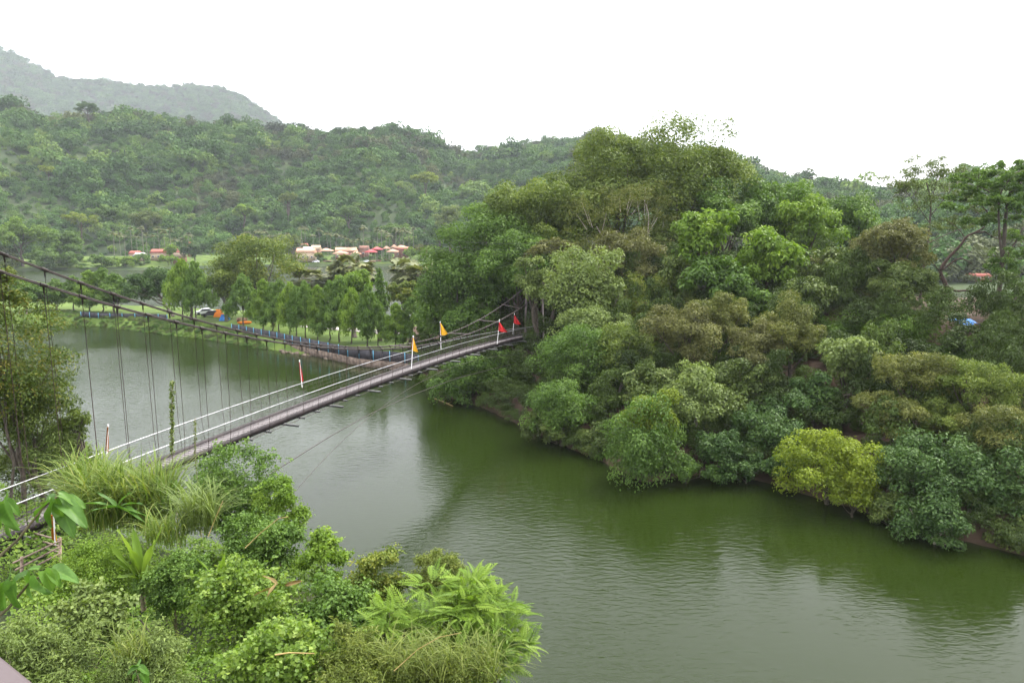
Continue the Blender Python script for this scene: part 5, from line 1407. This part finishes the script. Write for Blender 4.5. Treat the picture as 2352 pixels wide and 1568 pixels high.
blades('grass_clump', 'small dry tuft at the bottom edge of the bank', 'grass', 260, 350, 1490, 1530, 11.5, 12.5, 160, .7, .022, 'bamboo', 4, .9)
blades('grass_clump', 'dry drooping grass at the bottom right of the bank', 'grass', 880, 1150, 1500, 1560, 12.5, 14, 420, .8, .018, 'bamboo', 5, 1.15)
blades('grass_clump', 'coarse grass at the left foot of the leafy deck-side shrub', 'grass', 150, 260, 1110, 1170, 25, 27, 420, 2.0, .05, 'grass_blade', 6, .8)

def big_leaf(L, W, rng, fold=.18, droop=.35, heart=False, nu=9, nv=7):
    """one large leaf with a midrib, folded and drooping; runs along +x"""
    u = np.linspace(0, 1, nu); v = np.linspace(-1, 1, nv)
    half = (np.sin(np.pi * u ** .75) ** .8) if not heart else np.clip((1 - u) ** .62 * (.35 + 1.25 * np.sqrt(u + .02)), 0, None)
    half[-1] = .01
    ph = rng.uniform(0, 6)
    x = u[:, None] * L + (heart * -.10 * L) * (1 - u)[:, None] * np.abs(v)[None] ** 1.5
    y = v[None] * half[:, None] * W / 2
    z = np.abs(v)[None] * half[:, None] * W * fold - droop * L * (u ** 1.8)[:, None] + .03 * L * np.sin(u[:, None] * 9 + v[None] * 2 + ph) * np.abs(v)[None]
    V = np.stack([x, y + 0 * x, z], -1).reshape(-1, 3)
    i = np.arange(nu - 1)[:, None] * nv; j = np.arange(nv - 1)[None]
    f = np.stack([i + j, i + j + 1, i + nv + j + 1, i + nv + j], -1).reshape(-1, 4)
    return V, f
def rot_to(dirv, roll=0.0):
    x = norm(np.asarray(dirv, float)); up = np.array([0, 0, 1.0]); y = norm(np.cross(up, x)); z = np.cross(x, y)
    c, s = math.cos(roll), math.sin(roll); y2 = y * c + z * s; z2 = z * c - y * s
    return np.stack([x, y2, z2], 1)

# ginger / banana-like plant in the middle of the bank
rng = np.random.default_rng(8)
b = at(325, 1345, 17.0); root = empty('banana_plant', b, 'young banana-like plant with long upright leaves in the middle of the bank', 'plant')
tips = [(292,1228),(360,1225),(262,1290),(300,1262),(345,1250),(392,1300),(275,1330),(310,1225),(268,1262),(380,1335),(335,1290)]
for k, (x, y) in enumerate(tips):
    e = at(x, y, 17.0 + rng.uniform(-.5, .5)); st = np.array([0, 0, .12 * (k % 4)]) ; dv = e - b - st; L_ = np.linalg.norm(dv)
    V, f = big_leaf(L_ * 1.15, .24, rng, .22, .10)
    R = rot_to(dv + [0, 0, .12], rng.uniform(-.6, .6)); V = V @ R.T + st
    link('leaf', make_mesh('leaf', V, [f], True, {'tint': np.full(len(V), rng.uniform(.35, .9))}), M['vine'], root)
MB().tube([(0, 0, -.7), (0, 0, .25)], [.07, .04], 7).build('stem', M['stem'], root)
b = at(505, 1345, 16.5); root = empty('banana_plant', b, 'second young banana-like plant with leaves pointing right beside dead stalks', 'plant')
for k, (x, y) in enumerate([(480,1310),(528,1335),(535,1350),(470,1330),(510,1300),(520,1372)]):
    e = at(x, y, 16.5 + rng.uniform(-.4, .4)); dv = e - b
    V, f = big_leaf(np.linalg.norm(dv) * 1.5 + .2, .17, rng, .22, .15); V = V @ rot_to(dv + [0, 0, .1], rng.uniform(-.6, .6)).T
    link('leaf', make_mesh('leaf', V, [f], True, {'tint': np.full(len(V), rng.uniform(.3, .9))}), M['vine'], root)
b = at(270, 1165, 21.5); root = empty('ginger_plant', b, 'broad-leaved plant spreading low under the silvergrass clump', 'plant')
for k, (x, y) in enumerate([(215,1165),(240,1150),(300,1180),(320,1200),(345,1195),(230,1180),(285,1150),(310,1165)]):
    e = at(x, y, 21.5 + rng.uniform(-.7, .4)); dv = e - b
    V, f = big_leaf(np.linalg.norm(dv) * 1.2 + .25, .17, rng, .2, .25); V = V @ rot_to(dv + [0, 0, .3], rng.uniform(-.6, .6)).T
    link('leaf', make_mesh('leaf', V, [f], True, {'tint': np.full(len(V), rng.uniform(.2, .6))}), M['big'], root)

# sumac-like tree at the bottom right: pinnate leaves
def pinnate(L, n_p, lw, rng):
    V, Fc = [], []; base = 0
    s = np.linspace(0.12, 1, n_p); z = lambda q: -.32 * L * q ** 2.2
    for i, q in enumerate(s):
        for sd in (-1, 1):
            l_ = L * .30 * (1 - .45 * abs(q - .45) / .55); a = sd * (1.15 - .35 * q)
            d = np.array([math.cos(a), math.sin(a), -.28]); p = np.array([q * L, 0, z(q)])
            sid = np.array([-math.sin(a), math.cos(a), 0])
            v = np.array([p, p + d * l_ * .4 + sid * lw * l_ * .5, p + d * l_ + [0, 0, -.12 * l_], p + d * l_ * .4 - sid * lw * l_ * .5])
            V.append(v); Fc.append(np.array([[0, 1, 2], [0, 2, 3]]) + base); base += 4
    V.append(np.array([[0, -.006, 0], [0, .006, 0], [L, .002, z(1)], [L, -.002, z(1)]])); Fc.append(np.array([[0, 1, 2], [0, 2, 3]]) + base); base += 4
    d = np.array([L, 0, z(1)]); V.append(np.array([d, d + [.12 * L, .04 * L, -.08 * L], d + [.24 * L, 0, -.2 * L], d + [.12 * L, -.04 * L, -.08 * L]])); Fc.append(np.array([[0, 1, 2], [0, 2, 3]]) + base)
    return np.concatenate(V), np.concatenate(Fc)
def sumac(label, x, yt, yb, w, Y, n, L, seed, mat='fresh', npf=16):
    rng = np.random.default_rng(seed); c = at(x, (yt + yb) / 2, Y); m = mpp(x, (yt + yb) / 2, Y)
    rx, rz = w / 2 * m, (yb - yt) / 2 * m; b = np.array([c[0] - rx * .4, c[1] - .3, 0]); b[2] = max(min(ground_z(b[0], b[1]), c[2] - rz), 0)
    root = empty('sumac_tree', b, label, 'tree')
    pc, r = envelope(rng, rx * .75, rx * .65, rz * .75, npf, .36 * min(rx, rz)); pc += c - b
    tm = [pinnate(L, 9, .36, rng), pinnate(L * .85, 8, .40, rng), pinnate(L * 1.1, 10, .34, rng)]
    tints = [.15, .35, .5, .65, .85]
    lm = []
    for v, f in tm:
        for q in tints:
            me = make_mesh('leaf', v, [f], False, {'tint': np.clip(q + .12 * (fbm(v[:, 0] * 9, v[:, 1] * 9 + q * 7, 2) - .4), 0, 1)}); me.materials.append(M[mat]); lm.append(me)
    V, Fc, TT = [], [], []; base = 0; items = []
    for k in range(n):
        j = rng.integers(0, npf); dd = sph(rng, 1)[0]; dd[2] = abs(dd[2]) * .9 - .12; dd = norm(dd)
        p = pc[j] + dd * r[j] * rng.uniform(.6, 1.05)
        dv = dd * np.array([1, 1, .45]) + rng.normal(0, .3, 3) + [0, 0, .12]
        items.append((p, rot_to(dv, rng.normal(0, .45)), rng.uniform(.7, 1.15), int(np.clip(round(2 + rng.normal(0, 1.1) + 1.2 * dd[2]), 0, 4)), k % 3))
    items.sort(key=lambda q: np.linalg.norm(q[0] + b - np.array([0, 0, CAMZ])) / q[2])
    from mathutils import Matrix
    for k, (p, R, sc, ti, ty) in enumerate(items):
        if k < 290:
            o = bpy.data.objects.new('leaf', lm[ty * 5 + ti]); o.parent = root
            o.matrix_local = Matrix.Translation(Vector([float(q) for q in p])) @ Matrix((R * sc).tolist()).to_4x4(); COL.objects.link(o)
        else:
            v, f = tm[ty]; v = (v * sc) @ R.T + p; V.append(v); Fc.append(f + base); base += len(v); TT.append(np.full(len(v), tints[ti]))
    if V: tag(link('foliage', make_mesh('foliage', np.concatenate(V), [np.concatenate(Fc)], False, {'tint': np.concatenate(TT)}), M[mat], root), kind='stuff')
    mb = MB(); limb_tubes(mb, (0, 0, 0), (c - b) * [.5, .5, .6], .07, rng, pc); link('trunk', mb.mesh('trunk', True), M['stem'], root)
sumac('sumac-like tree with long feathered leaves leaning out over the water', 1070, 1300, 1530, 330, 15.5, 760, .45, 1, 'fresh', 22)
sumac('lower part of the feathery tree, dangling at the right end of the bank', 1150, 1420, 1590, 170, 14.8, 280, .42, 2, 'vine', 12)
sumac('smaller feather-leaved sapling left of the sumac-like tree', 900, 1375, 1480, 140, 15, 130, .45, 3, 'fresh', 9)

# canes and dead stalks lying in the growth
def stalk(label, pts, Y, r, mat, name='cane'):
    P = np.array([at(x, y, Y) for x, y in pts]); tag(MB().tube(P - P[0], np.linspace(r * .62, r * .35, len(P)), 7).build(name, M[mat], None, P[0], True), label, 'stalk')
stalk('yellow bamboo cane lying level in the growth at the bottom', [(632,1503),(665,1498),(722,1500)], 12.0, .028, 'cane')
stalk('thin yellow dead stalk leaning right beside the water shrub', [(563,1258),(600,1222),(640,1190),(662,1186)], 18.0, .022, 'cane', 'dead_stalk')
stalk('yellow upright dead stalk below the grey grass tuft', [(478,1232),(492,1196),(512,1150)], 20.0, .022, 'cane', 'dead_stalk')
stalk('broken brown stick poking up in the lower middle of the bank', [(322,1422),(352,1462),(380,1497)], 12.4, .024, 'bark', 'stick')
stalk('arching yellowish cane in the narrow-leaved growth at bottom right', [(905,1540),(960,1490),(1010,1462),(1060,1452)], 12.2, .014, 'cane')
rng = np.random.default_rng(12)
for k, (x, y, Y, lb) in enumerate([(497,1345,16.2,'dead tan leaves hanging beside the second banana-like plant'),(640,1345,15.0,'dry orange-brown leaf on the vine mound in the middle of the bank')]):
    b = at(x, y, Y); root = empty('dead_leaves', b, lb, 'leaves')
    for j in range(4):
        V, f = big_leaf(.42, .10, rng, .3, .3); V = V @ rot_to(rng.normal(0, 1, 3) * [1, .5, .3], rng.uniform(-1, 1)).T
        link('leaf', make_mesh('leaf', V + rng.normal(0, .06, 3), [f], True, {'tint': np.full(len(V), rng.random())}), M['dead'], root)

# branch with very large leaves close to the viewpoint
def leaf_branch(label, Y, stem, leaves_, seed, L0=.2):
    rng = np.random.default_rng(seed); S = np.array([at(x, y, Y) for x, y in stem]); root = empty('leafy_branch', S[0], label, 'branch')
    MB().tube(S - S[0], np.linspace(.012, .005, len(S)), 6).build('stem', M['stem'], root)
    for (x0, y0, x1, y1, wd, t) in leaves_:
        a = at(x0, y0, Y + rng.uniform(-.12, .12)) - S[0]; e = at(x1, y1, Y + rng.uniform(-.14, .08)) - S[0]; L_ = np.linalg.norm(e - a)
        V, f = big_leaf(L_ * .95, wd * .66 * L_, rng, .26, .34, True, 29, 13)
        toward = norm(np.array([0, 0, CAMZ]) - S[0]); x = norm(e - a); zz = norm(np.array([0, -.35, 1.0]) - x * np.dot([0, -.35, 1.0], x)); yv = np.cross(zz, x)
        V = V @ np.stack([x, yv, zz], 1).T + a
        uu_ = np.repeat(np.linspace(0, 1, 29), 13); vv_ = np.abs(np.tile(np.linspace(-1, 1, 13), 29))
        vein = np.maximum(np.cos((uu_ - .28 * vv_) * 2 * np.pi * 6.5) ** 9, 0) * .22 + (vv_ < .05) * .35      # pale ribs
        tt_ = np.clip(t * .75 + vein + .18 * (fbm(uu_ * 5 + x0, vv_ * 4 + y0, 3) - .45) + .08 * rng.normal(), 0, 1)
        link('leaf', make_mesh('leaf', V, [f], True, {'tint': tt_}), M['big'], root)
leaf_branch('branch with big heart-shaped leaves in front of the handrail ends', 4.6, [(-60,1330),(40,1240),(100,1165),(135,1138)],
    [(118,1148,62,1182,.75,.55),(128,1145,138,1195,.85,.7),(132,1143,196,1190,.62,.5),(135,1138,205,1160,.6,.8),(125,1150,92,1205,.8,.25),(132,1150,168,1225,.75,.3),(150,1146,190,1150,.7,.9),(8,1150,-30,1190,.8,.5),(15,1150,50,1180,.8,.55),(10,1155,20,1215,.8,.3),(25,1158,-10,1230,.7,.4)], 1)
leaf_branch('lower branch with big heart-shaped leaves at the left edge', 4.0, [(-80,1480),(20,1395),(70,1335),(120,1310)],
    [(60,1320,0,1345,.8,.5),(72,1322,50,1380,.9,.6),(78,1318,95,1372,.9,.5),(110,1312,150,1345,.8,.9),(118,1308,172,1318,.7,.8),(100,1310,128,1362,.8,.95),(20,1330,-25,1385,.85,.35),(30,1335,25,1410,.85,.2),(90,1305,60,1300,.8,.7),(-10,1320,-60,1350,.8,.4)], 2)
leaf_branch('sprig with three-lobed pale leaves at the bottom edge', 8.0, [(330,1600),(318,1560),(312,1535)],
    [(315,1535,280,1545,.9,.5),(318,1532,350,1545,.9,.55),(312,1530,310,1512,.9,.7),(318,1545,290,1570,.9,.35),(322,1545,350,1572,.9,.4)], 3)

# old bamboo railing of the landing at the bridge end, with a yellow flag
b = at(138, 1290, 26.5); root = empty('old_railing', b, 'weathered railing of the landing at the near end of the bridge', 'railing')
Pm = lambda x, y, Y=26.5: at(x, y, Y) - b
for (x0, y0, y1, Yq, mt) in [(138,1234,1292,26.5,'bamboorail'),(82,1218,1284,28.5,'bamboorail'),(26,1206,1300,29.5,'bamboorail'),(50,1278,1320,24,'bamboorail'),(0,1195,1290,30.5,'bamboorail')]:
    MB().rod(at(x0, y1, Yq) - b, at(x0, y0, Yq) - b, .055, 6).build('post', M[mt], root)
for (p, q) in [((138,1241,26.5),(30,1292,23.5)),((138,1255,26.5),(36,1308,23.5)),((138,1270,26.5),(58,1312,24)),((138,1240,26.6),(26,1210,29.6)),((138,1254,26.6),(26,1224,29.6)),((138,1268,26.6),(26,1240,29.6)),((138,1282,26.6),(26,1262,29.6)),((26,1208,29.6),(-20,1200,31)),((26,1240,29.6),(-20,1232,31))]:
    MB().rod(at(*p) - b, at(*q) - b, .035, 6).build('rail', M['bamboorail'], root)
flag('yellow and orange flag furled on the corner post of the old railing', 0, 0, [(127,1250),(123,1178)], [(119,1182),(122,1238),(132,1236)], 'yellow', None, Y=26.3)

# handrail of the viewing platform, just in front of the camera
a0, a1 = at(-60, 1452, .95), at(125, 1600, .80)
d_ = a1 - a0; root = empty('platform_handrail', a0 - d_ * 1.5, 'brown painted handrail of the viewing platform in the bottom left corner', 'handrail')
o0 = a0 - d_ * 1.5; sd = norm(np.cross(d_, [0, 0, 1.0])); sd = sd if sd[1] < 0 else -sd
q = MB(); w_, h_ = .10, .05
ends = [o0, a1 + d_ * 2.0]; ring = [(0, 0), (w_, 0), (w_, -h_), (0, -h_)]
v = np.concatenate([[p + sd * r0 + np.array([0, 0, r1]) - o0 for r0, r1 in ring] for p in ends])
q.add(v, [[0,1,5,4],[1,2,6,5],[2,3,7,6],[3,0,4,7],[3,2,1,0],[4,5,6,7]])
hr = q.build('top_rail', M['railing'], root)
bv = hr.modifiers.new('bevel', 'BEVEL'); bv.width = .008; bv.segments = 3
for t in (.1, .9): 
    c = ends[0] * (1 - t) + ends[1] * t - o0 + sd * w_ / 2; MB().box(c + [0, 0, -.55], (.05, .05, 1.0)).build('post', M['railing'], root)

# ------------------------------------------------------------------ haze in the air
hb = MB().box((0, 1100, 371), (5800, 4200, 756)).mesh('haze')
hm = bpy.data.materials.new('haze_air'); hn, hl = nodes_of(hm)
ho = hn.new('ShaderNodeOutputMaterial'); hv = hn.new('ShaderNodeVolumePrincipled')
hv.inputs['Color'].default_value = (.86, .93, 1.0, 1); hv.inputs['Density'].default_value = HAZE_DENSITY; hv.inputs['Anisotropy'].default_value = 0.0
hl.new(hv.outputs[0], ho.inputs['Volume'])
tag(link('haze', hb, hm), kind='stuff')
